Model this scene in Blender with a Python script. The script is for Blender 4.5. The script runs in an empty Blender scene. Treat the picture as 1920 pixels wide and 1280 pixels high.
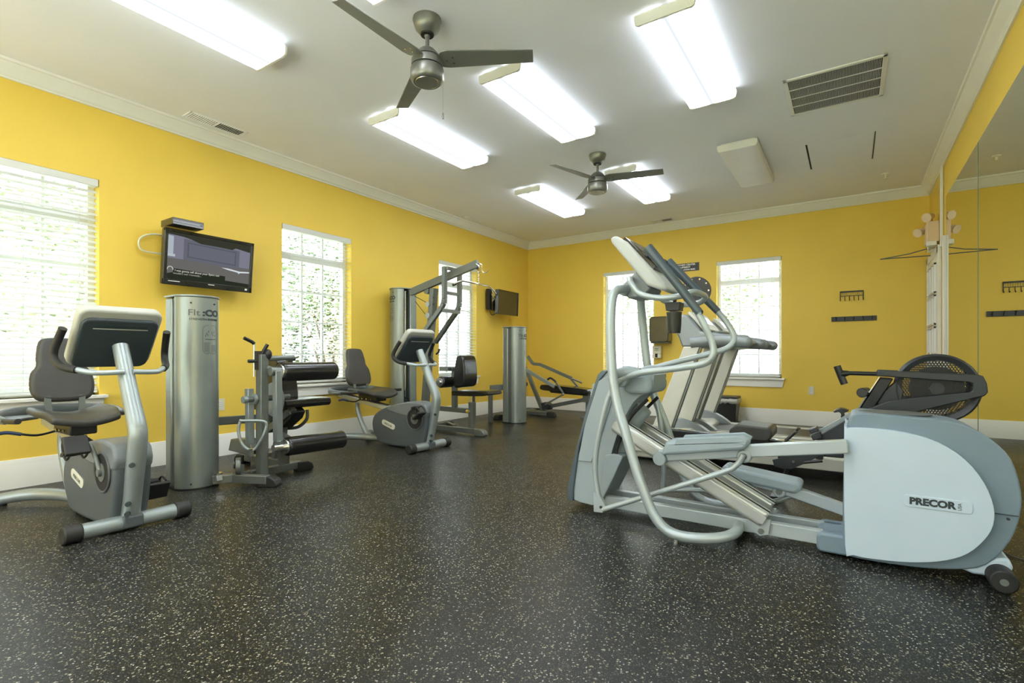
import bpy, bmesh, math, random
from mathutils import Vector, Matrix
R = math.radians
random.seed(7)
S = bpy.context.scene
COL = S.collection
# ------------------------------------------------------------------ camera
cam_d = bpy.data.cameras.new('camera'); cam = bpy.data.objects.new('camera', cam_d); COL.objects.link(cam)
cam.location = (5.02, 0.0, 0.95); cam.rotation_euler = (R(90), 0, R(33.66))
cam_d.sensor_width = 36.0; cam_d.lens = 955.0/1920.0*36.0; cam_d.shift_y = 28.0/1920.0
cam_d.clip_start = 0.02; cam_d.clip_end = 200
S.camera = cam
# ------------------------------------------------------------------ sky, sun, exposure
LENS_E = 6.8; SKY_E = .35; SUN_E = 19.0
W = bpy.data.worlds.new('world'); S.world = W; W.use_nodes = True
nt = W.node_tree; nt.nodes.clear()
bg = nt.nodes.new('ShaderNodeBackground'); wo = nt.nodes.new('ShaderNodeOutputWorld')
sky = nt.nodes.new('ShaderNodeTexSky'); sky.sky_type = 'NISHITA'; sky.sun_disc = False
sky.sun_elevation = R(48); sky.sun_rotation = R(140); sky.air_density = 1.6; sky.dust_density = 3.0
mx = nt.nodes.new('ShaderNodeMixRGB'); mx.inputs[0].default_value = 0.75; mx.inputs[2].default_value = (3.6, 3.9, 4.2, 1)
nt.links.new(sky.outputs[0], mx.inputs[1]); nt.links.new(mx.outputs[0], bg.inputs[0])
bg.inputs[1].default_value = SKY_E; nt.links.new(bg.outputs[0], wo.inputs[0])
sd = bpy.data.lights.new('sun', 'SUN'); sd.energy = SUN_E; sd.angle = R(1.5); sd.color = (1, .96, .88)
so = bpy.data.objects.new('sun', sd); COL.objects.link(so); so.location = (12, -8, 14)
so.rotation_euler = Vector((-.62, .45, -.85)).to_track_quat('-Z', 'Y').to_euler()
S.view_settings.view_transform = 'Standard'; S.view_settings.look = 'None'
S.view_settings.exposure = 1.6; S.view_settings.gamma = 1.0; S.view_settings.use_curve_mapping = False
# ------------------------------------------------------------------ materials
def newmat(name):
    m = bpy.data.materials.new(name); m.use_nodes = True
    return m, m.node_tree, m.node_tree.nodes['Principled BSDF']
def mat(name, c, rough=.5, metal=0.0, var=.06, scale=6.0, bump=0.0, bscale=200.0, coat=0.0, spec=.5):
    m, t, b = newmat(name)
    b.inputs['Roughness'].default_value = rough; b.inputs['Metallic'].default_value = metal
    b.inputs['Coat Weight'].default_value = coat; b.inputs['Specular IOR Level'].default_value = spec
    tc = t.nodes.new('ShaderNodeTexCoord'); n = t.nodes.new('ShaderNodeTexNoise')
    n.inputs['Scale'].default_value = scale; n.inputs['Detail'].default_value = 3
    t.links.new(tc.outputs['Object'], n.inputs['Vector'])
    r = t.nodes.new('ShaderNodeValToRGB')
    r.color_ramp.elements[0].position = .3; r.color_ramp.elements[1].position = .7
    r.color_ramp.elements[0].color = tuple(x*(1-var) for x in c)+(1,)
    r.color_ramp.elements[1].color = tuple(min(1, x*(1+var)) for x in c)+(1,)
    t.links.new(n.outputs['Fac'], r.inputs[0]); t.links.new(r.outputs[0], b.inputs['Base Color'])
    if bump:
        n2 = t.nodes.new('ShaderNodeTexNoise'); n2.inputs['Scale'].default_value = bscale
        t.links.new(tc.outputs['Object'], n2.inputs['Vector'])
        bp = t.nodes.new('ShaderNodeBump'); bp.inputs['Strength'].default_value = bump; bp.inputs['Distance'].default_value = .002
        t.links.new(n2.outputs['Fac'], bp.inputs['Height']); t.links.new(bp.outputs[0], b.inputs['Normal'])
    return m
def emis(name, c, e):
    m, t, b = newmat(name); t.nodes.remove(b); em = t.nodes.new('ShaderNodeEmission')
    em.inputs[0].default_value = tuple(c)+(1,); em.inputs[1].default_value = e
    t.links.new(em.outputs[0], t.nodes['Material Output'].inputs[0]); return m
M = {}
M['yellow'] = mat('yellow_paint', (.88, .62, .092), .55, var=.02, scale=2, bump=.15, bscale=350)
M['ceil'] = mat('ceiling_paint', (.90, .915, .985), .85, var=.015, scale=2, bump=.12, bscale=300)
M['trim'] = mat('trim_paint', (.88, .87, .82), .4, var=.01)
M['white'] = mat('white_vinyl', (.82, .82, .79), .45, var=.01)
M['slat'] = mat('blind_slat', (.70, .71, .68), .4, var=.01)
M['fan'] = mat('brushed_nickel_paint', (.22, .22, .20), .38, .55, var=.05)
M['blade'] = mat('fan_blade_silver', (.19, .195, .18), .5, .2, var=.05)
M['black'] = mat('black_plastic', (.018, .018, .018), .4, var=.2)
M['rubber'] = mat('black_rubber', (.02, .02, .019), .55, var=.2)
M['foam'] = mat('black_vinyl_pad', (.012, .012, .012), .22, var=.3, coat=.3)
M['pad'] = mat('grey_brown_vinyl', (.052, .050, .044), .42, var=.08, bump=.2, bscale=500)
M['silver'] = mat('silver_paint', (.32, .365, .365), .32, .45, var=.04)
M['silver_l'] = mat('light_silver_paint', (.42, .48, .50), .32, .3, var=.03)
M['steel'] = mat('grey_powder_coat', (.17, .185, .172), .38, .4, var=.06)
M['column'] = mat('brushed_aluminium_column', (.30, .34, .325), .34, .55, var=.05)
M['chrome'] = mat('chrome', (.75, .75, .74), .12, 1.0, var=.02)
M['alu'] = mat('ramp_aluminium', (.52, .54, .52), .33, .55, var=.03)
M['bikegrey'] = mat('bike_shroud_grey', (.085, .10, .11), .45, var=.06)
M['bikedark'] = mat('console_back_slate', (.045, .06, .07), .5, var=.06)
M['bikelight'] = mat('console_bezel_grey', (.50, .51, .46), .45, var=.03)
M['ehous'] = mat('trainer_slate_blue', (.18, .245, .30), .42, var=.04)
M['ewhite'] = mat('trainer_pale_grey', (.52, .63, .74), .42, var=.02)
M['etower'] = mat('trainer_grey', (.30, .36, .385), .42, var=.03)
M['grip'] = mat('grip_blue_grey', (.085, .115, .14), .33, .2, var=.1)
M['treadw'] = mat('treadmill_cream', (.66, .66, .58), .4, var=.03)
M['treadg'] = mat('treadmill_grey', (.27, .30, .315), .38, .2, var=.05)
M['belt'] = mat('treadmill_belt', (.04, .038, .032), .5, var=.1)
M['pill'] = mat('badge_cream', (.72, .72, .60), .4, var=.02)
M['ink'] = mat('badge_ink', (.03, .045, .05), .5, var=.05)
M['greyink'] = mat('badge_grey_ink', (.10, .115, .115), .5, var=.05)
M['rower'] = mat('rower_black', (.012, .014, .014), .35, var=.15)
M['rowgrey'] = mat('rower_slate', (.030, .035, .040), .4, var=.1)
M['peach'] = mat('emergency_lamp_cream', (.80, .62, .42), .45, var=.03)
M['red'] = mat('knob_yellow', (.85, .65, .08), .4, var=.05)
M['blue'] = mat('lever_blue', (.03, .05, .12), .4, var=.1)
M['disp'] = mat('dispenser_smoke', (.06, .058, .042), .15, var=.1, coat=.5)
M['cream'] = mat('cream_plastic', (.72, .68, .50), .4, var=.02)
M['dark'] = mat('vent_dark', (.02, .02, .02), .8, var=.1)
M['ventgrey'] = mat('vent_fin_grey', (.45, .45, .43), .5, var=.05)
M['leaf'] = mat('leaf_green', (.07, .11, .045), .6, var=.5, scale=3)
M['leaf2'] = mat('leaf_pale', (.15, .19, .09), .6, var=.4, scale=3)
M['bark'] = mat('bark', (.22, .19, .15), .8, var=.3)
M['grass'] = mat('lawn', (.22, .28, .12), .9, var=.3, scale=1.5)
M['stone'] = mat('porch_paint', (.70, .76, .84), .6, var=.03)
M['bag'] = mat('bin_liner', (.45, .45, .42), .3, var=.2, scale=40)
M['binb'] = mat('bin_black', (.02, .022, .02), .35, var=.2)
M['tvback'] = mat('tv_frame_black', (.02, .02, .018), .18, var=.1, coat=.4)
M['tvoff'] = mat('tv_screen_off', (.035, .03, .018), .12, var=.05, coat=.5)
def m_floor():
    m, t, b = newmat('speckled_rubber_floor'); b.inputs['Specular IOR Level'].default_value = .29
    tc = t.nodes.new('ShaderNodeTexCoord')
    def vor(scale, th, thr):
        mp = t.nodes.new('ShaderNodeMapping'); mp.inputs['Rotation'].default_value = (0, 0, .4*scale)
        t.links.new(tc.outputs['Object'], mp.inputs[0])
        dn = t.nodes.new('ShaderNodeTexNoise'); dn.inputs['Scale'].default_value = scale*1.3
        t.links.new(mp.outputs[0], dn.inputs['Vector'])
        ad = t.nodes.new('ShaderNodeMixRGB'); ad.blend_type = 'ADD'; ad.inputs[0].default_value = .012
        t.links.new(mp.outputs[0], ad.inputs[1]); t.links.new(dn.outputs['Color'], ad.inputs[2])
        v = t.nodes.new('ShaderNodeTexVoronoi'); v.inputs['Scale'].default_value = scale
        t.links.new(ad.outputs[0], v.inputs['Vector'])
        a = t.nodes.new('ShaderNodeMath'); a.operation = 'LESS_THAN'; a.inputs[1].default_value = th
        t.links.new(v.outputs['Distance'], a.inputs[0])
        sp = t.nodes.new('ShaderNodeSeparateColor'); t.links.new(v.outputs['Color'], sp.inputs[0])
        g = t.nodes.new('ShaderNodeMath'); g.operation = 'GREATER_THAN'; g.inputs[1].default_value = thr
        t.links.new(sp.outputs[0], g.inputs[0])
        mu = t.nodes.new('ShaderNodeMath'); mu.operation = 'MULTIPLY'
        t.links.new(a.outputs[0], mu.inputs[0]); t.links.new(g.outputs[0], mu.inputs[1])
        return mu, sp
    f1, s1 = vor(105, .34, .66); f2, s2 = vor(230, .36, .72)
    n = t.nodes.new('ShaderNodeTexNoise'); n.inputs['Scale'].default_value = 1.3; n.inputs['Detail'].default_value = 5
    t.links.new(tc.outputs['Object'], n.inputs['Vector'])
    base = t.nodes.new('ShaderNodeValToRGB')
    base.color_ramp.elements[0].position = .35; base.color_ramp.elements[1].position = .7
    base.color_ramp.elements[0].color = (.006, .0068, .0062, 1); base.color_ramp.elements[1].color = (.011, .012, .011, 1)
    t.links.new(n.outputs['Fac'], base.inputs[0])
    fc = t.nodes.new('ShaderNodeMixRGB'); fc.inputs[1].default_value = (.20, .17, .08, 1); fc.inputs[2].default_value = (.42, .42, .36, 1)
    t.links.new(s1.outputs[1], fc.inputs[0])
    a = t.nodes.new('ShaderNodeMixRGB'); t.links.new(f1.outputs[0], a.inputs[0]); t.links.new(base.outputs[0], a.inputs[1]); t.links.new(fc.outputs[0], a.inputs[2])
    a2 = t.nodes.new('ShaderNodeMixRGB'); a2.inputs[2].default_value = (.15, .145, .11, 1)
    t.links.new(f2.outputs[0], a2.inputs[0]); t.links.new(a.outputs[0], a2.inputs[1])
    t.links.new(a2.outputs[0], b.inputs['Base Color'])
    r = t.nodes.new('ShaderNodeMapRange'); r.inputs[1].default_value = .3; r.inputs[2].default_value = .7; r.inputs[3].default_value = .30; r.inputs[4].default_value = .42
    t.links.new(n.outputs['Fac'], r.inputs[0]); t.links.new(r.outputs[0], b.inputs['Roughness'])
    bn = t.nodes.new('ShaderNodeTexNoise'); bn.inputs['Scale'].default_value = 160
    t.links.new(tc.outputs['Object'], bn.inputs['Vector'])
    bp = t.nodes.new('ShaderNodeBump'); bp.inputs['Strength'].default_value = .25; bp.inputs['Distance'].default_value = .002
    t.links.new(bn.outputs['Fac'], bp.inputs['Height']); t.links.new(bp.outputs[0], b.inputs['Normal'])
    return m
M['floor'] = m_floor()
def m_glass():
    m, t, b = newmat('window_glass'); t.nodes.remove(b)
    tr = t.nodes.new('ShaderNodeBsdfTransparent'); gl = t.nodes.new('ShaderNodeBsdfGlossy'); gl.inputs['Roughness'].default_value = .02
    tr.inputs[0].default_value = (.95, .97, .965, 1)
    fr = t.nodes.new('ShaderNodeFresnel'); fr.inputs[0].default_value = 1.45
    ge = t.nodes.new('ShaderNodeNewGeometry'); iv = t.nodes.new('ShaderNodeMath'); iv.operation = 'SUBTRACT'; iv.inputs[0].default_value = 1; t.links.new(ge.outputs['Backfacing'], iv.inputs[1])
    mu = t.nodes.new('ShaderNodeMath'); mu.operation = 'MULTIPLY'; t.links.new(fr.outputs[0], mu.inputs[0]); t.links.new(iv.outputs[0], mu.inputs[1])
    mi = t.nodes.new('ShaderNodeMixShader'); t.links.new(mu.outputs[0], mi.inputs[0])
    t.links.new(tr.outputs[0], mi.inputs[1]); t.links.new(gl.outputs[0], mi.inputs[2])
    t.links.new(mi.outputs[0], t.nodes['Material Output'].inputs[0]); return m
M['glass'] = m_glass()
def m_mirror():
    m, t, b = newmat('mirror_silvering')
    b.inputs['Base Color'].default_value = (.80, .83, .74, 1); b.inputs['Metallic'].default_value = 1; b.inputs['Roughness'].default_value = .01
    return m
M['mirror'] = m_mirror()
M['mirroredge'] = mat('mirror_edge_green', (.18, .26, .18), .2, var=.05)
def m_lens():
    m, t, b = newmat('lit_prismatic_lens'); t.nodes.remove(b)
    tc = t.nodes.new('ShaderNodeTexCoord'); sx = t.nodes.new('ShaderNodeSeparateXYZ'); t.links.new(tc.outputs['Object'], sx.inputs[0])
    ab = t.nodes.new('ShaderNodeMath'); ab.operation = 'ABSOLUTE'; t.links.new(sx.outputs[0], ab.inputs[0])
    r = t.nodes.new('ShaderNodeValToRGB'); r.color_ramp.interpolation = 'EASE'
    e = r.color_ramp.elements
    e[0].position = 0.0; e[0].color = (.043, .043, .042, 1); e[1].position = .055; e[1].color = (1, 1, .97, 1)
    for p, v in ((.012, .052), (.115, 1), (.150, .09), (.166, .07), (.172, .22), (.5, .22)):
        q = e.new(p); q.color = (v, v, v*.97, 1)
    t.links.new(ab.outputs[0], r.inputs[0])
    em = t.nodes.new('ShaderNodeEmission'); em.inputs[1].default_value = LENS_E
    tn = t.nodes.new('ShaderNodeMixRGB'); tn.blend_type = 'MULTIPLY'; tn.inputs[0].default_value = 1; tn.inputs[2].default_value = (.93, .99, 1.06, 1); t.links.new(r.outputs[0], tn.inputs[1])
    t.links.new(tn.outputs[0], em.inputs[0]); t.links.new(em.outputs[0], t.nodes['Material Output'].inputs[0]); return m
M['lens'] = m_lens()
M['lensoff'] = mat('unlit_prismatic_lens', (.80, .78, .76), .5, var=.02)
def sc(name, c, e=.42): return emis(name, c, e)
M['shell'] = mat('console_shell_grey', (.50, .53, .52), .4, var=.02)
# ------------------------------------------------------------------ mesh helpers
class B:
    """collects shapes (world coordinates) into one mesh"""
    def __init__(s): s.bm = bmesh.new()
    def box(s, a, b, rot=None, piv=None):
        """box between corners a and b"""
        a = Vector(a); b = Vector(b); c = (a+b)/2; d = b-a
        r = bmesh.ops.create_cube(s.bm, size=1.0)
        mt = Matrix.Translation(c) @ Matrix.Diagonal((abs(d.x), abs(d.y), abs(d.z), 1))
        bmesh.ops.transform(s.bm, matrix=mt, verts=r['verts'])
        if rot is not None:
            p = Vector(piv) if piv is not None else c
            bmesh.ops.transform(s.bm, matrix=Matrix.Translation(p) @ rot.to_4x4() @ Matrix.Translation(-p), verts=r['verts'])
        return s
    def bar(s, p, q, w, h, up=(0, 0, 1)):
        """rectangular bar from p to q, w sideways, h along 'up'"""
        p = Vector(p); q = Vector(q); d = (q-p); L = d.length; d.normalize()
        u = Vector(up); sd = d.cross(u)
        if sd.length < 1e-4: sd = d.cross(Vector((0, 1, 0)))
        sd.normalize(); u = sd.cross(d)
        vs = []
        for e in (p, q):
            for i, j in ((-1, -1), (1, -1), (1, 1), (-1, 1)):
                vs.append(s.bm.verts.new(e+sd*(w/2*i)+u*(h/2*j)))
        f = s.bm.faces.new
        f(vs[0:4][::-1]); f(vs[4:8])
        for i in range(4): f((vs[i], vs[(i+1) % 4], vs[4+(i+1) % 4], vs[4+i]))
        return s
    def cyl(s, p, q, r, r2=None, n=20, caps=True):
        p = Vector(p); q = Vector(q); d = q-p
        g = bmesh.ops.create_cone(s.bm, cap_ends=caps, segments=n, radius1=r, radius2=r if r2 is None else r2, depth=d.length)
        mt = Matrix.Translation((p+q)/2) @ d.to_track_quat('Z', 'Y').to_matrix().to_4x4()
        bmesh.ops.transform(s.bm, matrix=mt, verts=g['verts']); return s
    def sph(s, c, r, sc=(1, 1, 1), n=16):
        g = bmesh.ops.create_uvsphere(s.bm, u_segments=n, v_segments=n//2+2, radius=r)
        bmesh.ops.transform(s.bm, matrix=Matrix.Translation(c) @ Matrix.Diagonal((sc[0], sc[1], sc[2], 1)), verts=g['verts']); return s
    def tube(s, pts, r, n=12, smooth=True, closed=False, flat=1.0, sub=6):
        P = [Vector(p) for p in pts]
        rr = r if isinstance(r, (list, tuple)) else [r]*len(P)
        if smooth and len(P) > 2:
            Q = []; RR = []
            m = len(P); rng = range(m if closed else m-1)
            for i in rng:
                if closed: a, b_, c, d = P[i-1], P[i], P[(i+1) % m], P[(i+2) % m]
                else: a, b_, c, d = P[max(i-1, 0)], P[i], P[i+1], P[min(i+2, m-1)]
                r0 = rr[i]; r1 = rr[(i+1) % m]
                for k in range(sub):
                    t = k/sub
                    Q.append(.5*((2*b_)+(c-a)*t+(2*a-5*b_+4*c-d)*t*t+(-a+3*b_-3*c+d)*t**3)); RR.append(r0+(r1-r0)*t)
            if not closed: Q.append(P[-1]); RR.append(rr[-1])
            P = Q; rr = RR
        m = len(P); rings = []; nrm = None
        for i in range(m):
            if closed: t = (P[(i+1) % m]-P[i-1])
            else: t = P[min(i+1, m-1)]-P[max(i-1, 0)]
            t.normalize()
            if nrm is None:
                nrm = t.cross(Vector((0, 0, 1)))
                if nrm.length < .1: nrm = t.cross(Vector((0, 1, 0)))
                nrm.normalize()
            else:
                nrm = nrm-t*nrm.dot(t); nrm.normalize()
            bn = t.cross(nrm)
            rings.append([s.bm.verts.new(P[i]+(nrm*math.cos(2*math.pi*k/n)+bn*math.sin(2*math.pi*k/n)*flat)*rr[i]) for k in range(n)])
        for i in range(m if closed else m-1):
            A = rings[i]; C = rings[(i+1) % m]
            for k in range(n): s.bm.faces.new((A[k], A[(k+1) % n], C[(k+1) % n], C[k]))
        if not closed:
            s.bm.faces.new(rings[0][::-1]); s.bm.faces.new(rings[-1])
        return s
    def prism(s, pts, d0, d1, ax='y'):
        """extrude 2-D outline along an axis. ax y: pts are (x,z); ax x: (y,z); ax z: (x,y)"""
        def v(a, b, d):
            return (a, d, b) if ax == 'y' else ((d, a, b) if ax == 'x' else (a, b, d))
        A = [s.bm.verts.new(v(a, b, d0)) for a, b in pts]; C = [s.bm.verts.new(v(a, b, d1)) for a, b in pts]
        s.bm.faces.new(A); s.bm.faces.new(C[::-1]); n = len(pts)
        for i in range(n): s.bm.faces.new((A[i], C[i], C[(i+1) % n], A[(i+1) % n]))
        return s
    def lathe(s, prof, c, n=28, axis='z'):
        """prof: (radius, offset along axis) list"""
        c = Vector(c); rings = []
        for r, h in prof:
            ring = []
            for k in range(n):
                a = 2*math.pi*k/n; x, y = r*math.cos(a), r*math.sin(a)
                p = Vector((x, y, h)) if axis == 'z' else (Vector((x, h, y)) if axis == 'y' else Vector((h, x, y)))
                ring.append(s.bm.verts.new(c+p))
            rings.append(ring)
        for A, C in zip(rings, rings[1:]):
            for k in range(n): s.bm.faces.new((A[k], A[(k+1) % n], C[(k+1) % n], C[k]))
        s.bm.faces.new(rings[0][::-1]); s.bm.faces.new(rings[-1]); return s
    def rot(s, m3, piv):
        p = Vector(piv); bmesh.ops.transform(s.bm, matrix=Matrix.Translation(p) @ m3.to_4x4() @ Matrix.Translation(-p), verts=s.bm.verts); return s
    def build(s, name, m, parent=None, bev=0.0, smooth=True, seg=2, kind=None, label=None, sub=0, loc=None):
        bm = s.bm
        bmesh.ops.recalc_face_normals(bm, faces=bm.faces)
        me = bpy.data.meshes.new(name); o = bpy.data.objects.new(name, me); COL.objects.link(o)
        off = Vector((0, 0, 0))
        if parent is not None:
            root = parent; off = Vector(parent.location)
            while root.parent is not None:
                root = root.parent; off = off + Vector(root.location)
            if loc is not None:
                off = off + (Vector(loc)-off); o.location = Vector(loc)-sum_loc(parent)
            o.parent = parent
        elif loc is not None:
            off = Vector(loc); o.location = off
        bmesh.ops.translate(bm, vec=-off, verts=bm.verts)
        if smooth:
            for f in bm.faces: f.smooth = True
        bm.to_mesh(me); bm.free(); me.materials.append(M[m] if isinstance(m, str) else m)
        if smooth and not sub:
            try: me.set_sharp_from_angle(angle=R(38))
            except Exception: pass
        if bev:
            b = o.modifiers.new('b', 'BEVEL'); b.width = bev; b.segments = seg; b.limit_method = 'ANGLE'; b.angle_limit = R(35); b.harden_normals = False
        if sub:
            q = o.modifiers.new('s', 'SUBSURF'); q.levels = sub; q.render_levels = sub
        if kind: o['kind'] = kind
        if label: o['label'] = label
        return o
def sum_loc(o):
    v = Vector((0, 0, 0))
    while o is not None: v += Vector(o.location); o = o.parent
    return v
def thing(name, label, cat, loc, group=None):
    o = bpy.data.objects.new(name, None); COL.objects.link(o); o.location = loc; o.empty_display_size = .1
    o['label'] = label; o['category'] = cat
    if group: o['group'] = group
    return o
def tag(o, label, cat, group=None):
    o['label'] = label; o['category'] = cat
    if group: o['group'] = group
    return o
def copy_tree(o, parent=None, loc=None):
    c = o.copy(); COL.objects.link(c)
    if parent is not None: c.parent = parent
    if loc is not None: c.location = loc
    for ch in list(o.children): copy_tree(ch, c)
    return c
def spl(pts, sub=5, closed=True):
    """smooth 2-D outline"""
    out = []; m = len(pts)
    for i in range(m if closed else m-1):
        a, b, c, d = (Vector(pts[(i+k) % m]) for k in (-1, 0, 1, 2)) if closed else (Vector(pts[max(i-1, 0)]), Vector(pts[i]), Vector(pts[i+1]), Vector(pts[min(i+2, m-1)]))
        for k in range(sub):
            t = k/sub
            out.append(tuple(.5*((2*b)+(c-a)*t+(2*a-5*b+4*c-d)*t*t+(-a+3*b-3*c+d)*t**3)))
    if not closed: out.append(tuple(pts[-1]))
    return out
def rrect(cx, cy, w, h, r, n=5):
    out = []
    for sx, sy, a0 in ((1, 1, 0), (-1, 1, 90), (-1, -1, 180), (1, -1, 270)):
        for k in range(n+1):
            a = R(a0+90*k/n); out.append((cx+sx*(w/2-r)+r*math.cos(a), cy+sy*(h/2-r)+r*math.sin(a)))
    return out
def XZ(l): return [(p[0], p[2]) for p in l]
def text(s, size, parent, m, mtx, name='lettering', ext=.0008, bold=0.0, sx=1.0, align='CENTER', fn=None, label=None):
    cu = bpy.data.curves.new(name, 'FONT'); cu.body = s; cu.size = size; cu.extrude = ext; cu.offset = bold
    cu.align_x = align; cu.align_y = 'CENTER'; cu.resolution_u = 3
    t = bpy.data.objects.new(name+'_tmp', cu); COL.objects.link(t)
    dg = bpy.context.evaluated_depsgraph_get(); me = bpy.data.meshes.new_from_object(t.evaluated_get(dg))
    bpy.data.objects.remove(t); bpy.data.curves.remove(cu)
    me.name = name; o = bpy.data.objects.new(name, me); COL.objects.link(o)
    me.materials.clear(); me.materials.append(M[m] if isinstance(m, str) else m)
    for v in me.vertices:
        p = Vector((v.co.x*sx, v.co.y, v.co.z))
        if fn: p = Vector(fn(p))
        v.co = mtx @ p
    off = sum_loc(parent)
    for v in me.vertices: v.co = v.co-off
    o.parent = parent
    if label: o['label'] = label
    return o
def frame3(origin, xd, yd):
    """matrix with local x, y directions given in world"""
    x = Vector(xd).normalized(); y = Vector(yd).normalized(); z = x.cross(y)
    m = Matrix((x, y, z)).transposed().to_4x4(); m.translation = Vector(origin); return m
# ------------------------------------------------------------------ room shell
RX = 5.826; RY = 8.07; H = 3.05; YB = -2.4
def struct(o, label=None):
    o['kind'] = 'structure'
    if label: o['label'] = label
    return o
struct(B().box((-.2, YB-.2, -.15), (RX+.2, RY+.2, 0)).build('floor', 'floor', smooth=False))
struct(B().box((-.2, YB-.2, H), (RX+.2, RY+.2, H+.15)).build('ceiling', 'ceil', smooth=False))
def wall(name, holes, a0, a1, put):
    """holes: (u0,u1,z0,z1); wall of boxes around them"""
    b = B(); cur = a0
    for u0, u1, z0, z1 in sorted(holes):
        put(b, cur, u0, 0, H); put(b, u0, u1, 0, z0); put(b, u0, u1, z1, H); cur = u1
    put(b, cur, a1, 0, H)
    return struct(b.build(name, 'yellow', smooth=False))
ZS, ZT = .645, 2.365
LW = [(.665, 1.565), (3.14, 4.04), (5.61, 6.51)]
BW = [(1.51, 2.385), (3.335, 4.205)]
wall('wall_left', [(-1.81, -.91, ZS, ZT)]+[(a, b, ZS, ZT) for a, b in LW], YB, RY, lambda b, u0, u1, z0, z1: b.box((-.2, u0, z0), (0, u1, z1)))
wall('wall_back', [(a, b, ZS, ZT) for a, b in BW], -.2, RX+.2, lambda b, u0, u1, z0, z1: b.box((u0, RY, z0), (u1, RY+.2, z1)))
wall('wall_right', [], YB, RY, lambda b, u0, u1, z0, z1: b.box((RX, u0, z0), (RX+.2, u1, z1)))
ADDED_FW = [(.45, 1.85), (2.15, 3.55), (3.85, 5.25)]  # unseen windows behind the camera, added to let daylight onto the machines
wall('wall_front', [(a, b, .25, 2.45) for a, b in ADDED_FW], -.2, RX+.2, lambda b, u0, u1, z0, z1: b.box((u0, YB-.2, z0), (u1, YB, z1)))
# crown moulding and baseboards, mitred sweeps of a profile
CROWN = [(0, -.118), (.014, -.118), (.018, -.105), (.026, -.100), (.034, -.085), (.052, -.055), (.072, -.035), (.078, -.022), (.092, -.018), (.096, 0), (0, 0)]
BASE = [(0, 0), (.018, 0), (.018, .165), (.015, .172), (.015, .185), (.011, .197), (.009, .206), (0, .208)]
def sweep(name, prof, side, z, m, y0=None, y1=None):
    b = B(); n = len(prof)
    def ring(end):
        out = []
        for d, h in prof:
            if side == 'left': p = (d, (YB+d if end == 0 else RY-d), z+h)
            elif side == 'right': p = (RX-d, (YB+d if end == 0 else RY-d), z+h)
            elif side == 'back': p = ((d if end == 0 else RX-d), RY-d, z+h)
            else: p = ((d if end == 0 else RX-d), YB+d, z+h)
            if side == 'right' and end == 0 and y0 is not None: p = (p[0], y0, p[2])
            if side == 'right' and end == 1 and y1 is not None: p = (p[0], y1, p[2])
            out.append(b.bm.verts.new(p))
        return out
    A, C = ring(0), ring(1)
    for i in range(n): b.bm.faces.new((A[i], A[(i+1) % n], C[(i+1) % n], C[i]))
    b.bm.faces.new(A); b.bm.faces.new(C)
    return struct(b.build(name, m))
for i, s in enumerate(('left', 'back', 'right', 'front')):
    o = sweep('trim_%d' % (i+1), CROWN, s, H, 'trim'); o['label'] = 'white crown moulding'
for s in ('left', 'back', 'front'): sweep('baseboard_'+s, BASE, s, 0, 'trim')
# ------------------------------------------------------------------ windows (u along wall, v up, w outwards)
def window(idx, u0, u1, side):
    def P(u, w, z): return (-w, u, z) if side == 'L' else (u, RY+w, z)
    root = struct(B().box(P(u0, .10, ZS), P(u0+.045, .16, ZT)).box(P(u1-.045, .10, ZS), P(u1, .16, ZT)).box(P(u0, .10, ZT-.045), P(u1, .16, ZT)).box(P(u0, .10, ZS), P(u1, .16, ZS+.05)).build('window_%d' % idx, 'white', bev=.003))
    B().box(P(u0+.045, .10, 2.015), P(u1-.045, .16, 2.09)).build('transom_bar', 'white', root, bev=.004)
    a, b_ = u0+.045, u1-.045; W3 = (b_-a)/3
    zr = [ZS+.05, .975, 1.335, 1.675, 2.015]
    for k in (1, 2):
        B().box(P(a+W3*k-.010, .115, ZS+.05), P(a+W3*k+.010, .15, 2.015)).build('muntin', 'white', root)
        B().box(P(a+W3*k-.010, .115, 2.09), P(a+W3*k+.010, .15, ZT-.045)).build('muntin', 'white', root)
    for z in zr[1:4]:
        B().box(P(a, .12, z-.009), P(b_, .145, z+.009)).build('muntin', 'white', root)
    for k in range(3):
        x0, x1 = a+W3*k+.010, a+W3*(k+1)-.010
        for z0, z1 in list(zip(zr, zr[1:]))+[(2.09, ZT-.045)]:
            B().box(P(x0, .130, z0+(.009 if z0 > .8 and z0 < 2 else 0)), P(x1, .134, z1-(.009 if z1 < 2 else 0))).build('pane', 'glass', root, smooth=False)
    B().box(P(u0-.045, -.055, ZS-.028), P(u1+.045, .10, ZS)).build('sill', 'trim', root, bev=.006)
    B().prism([(u0-.03, ZS-.028), (u1+.03, ZS-.028), (u1+.012, ZS-.13), (u0-.012, ZS-.13)], *((0, .022) if side == 'L' else (RY-.022, RY)), ax='x' if side == 'L' else 'y').build('apron', 'trim', root, bev=.003)
    return root
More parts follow.
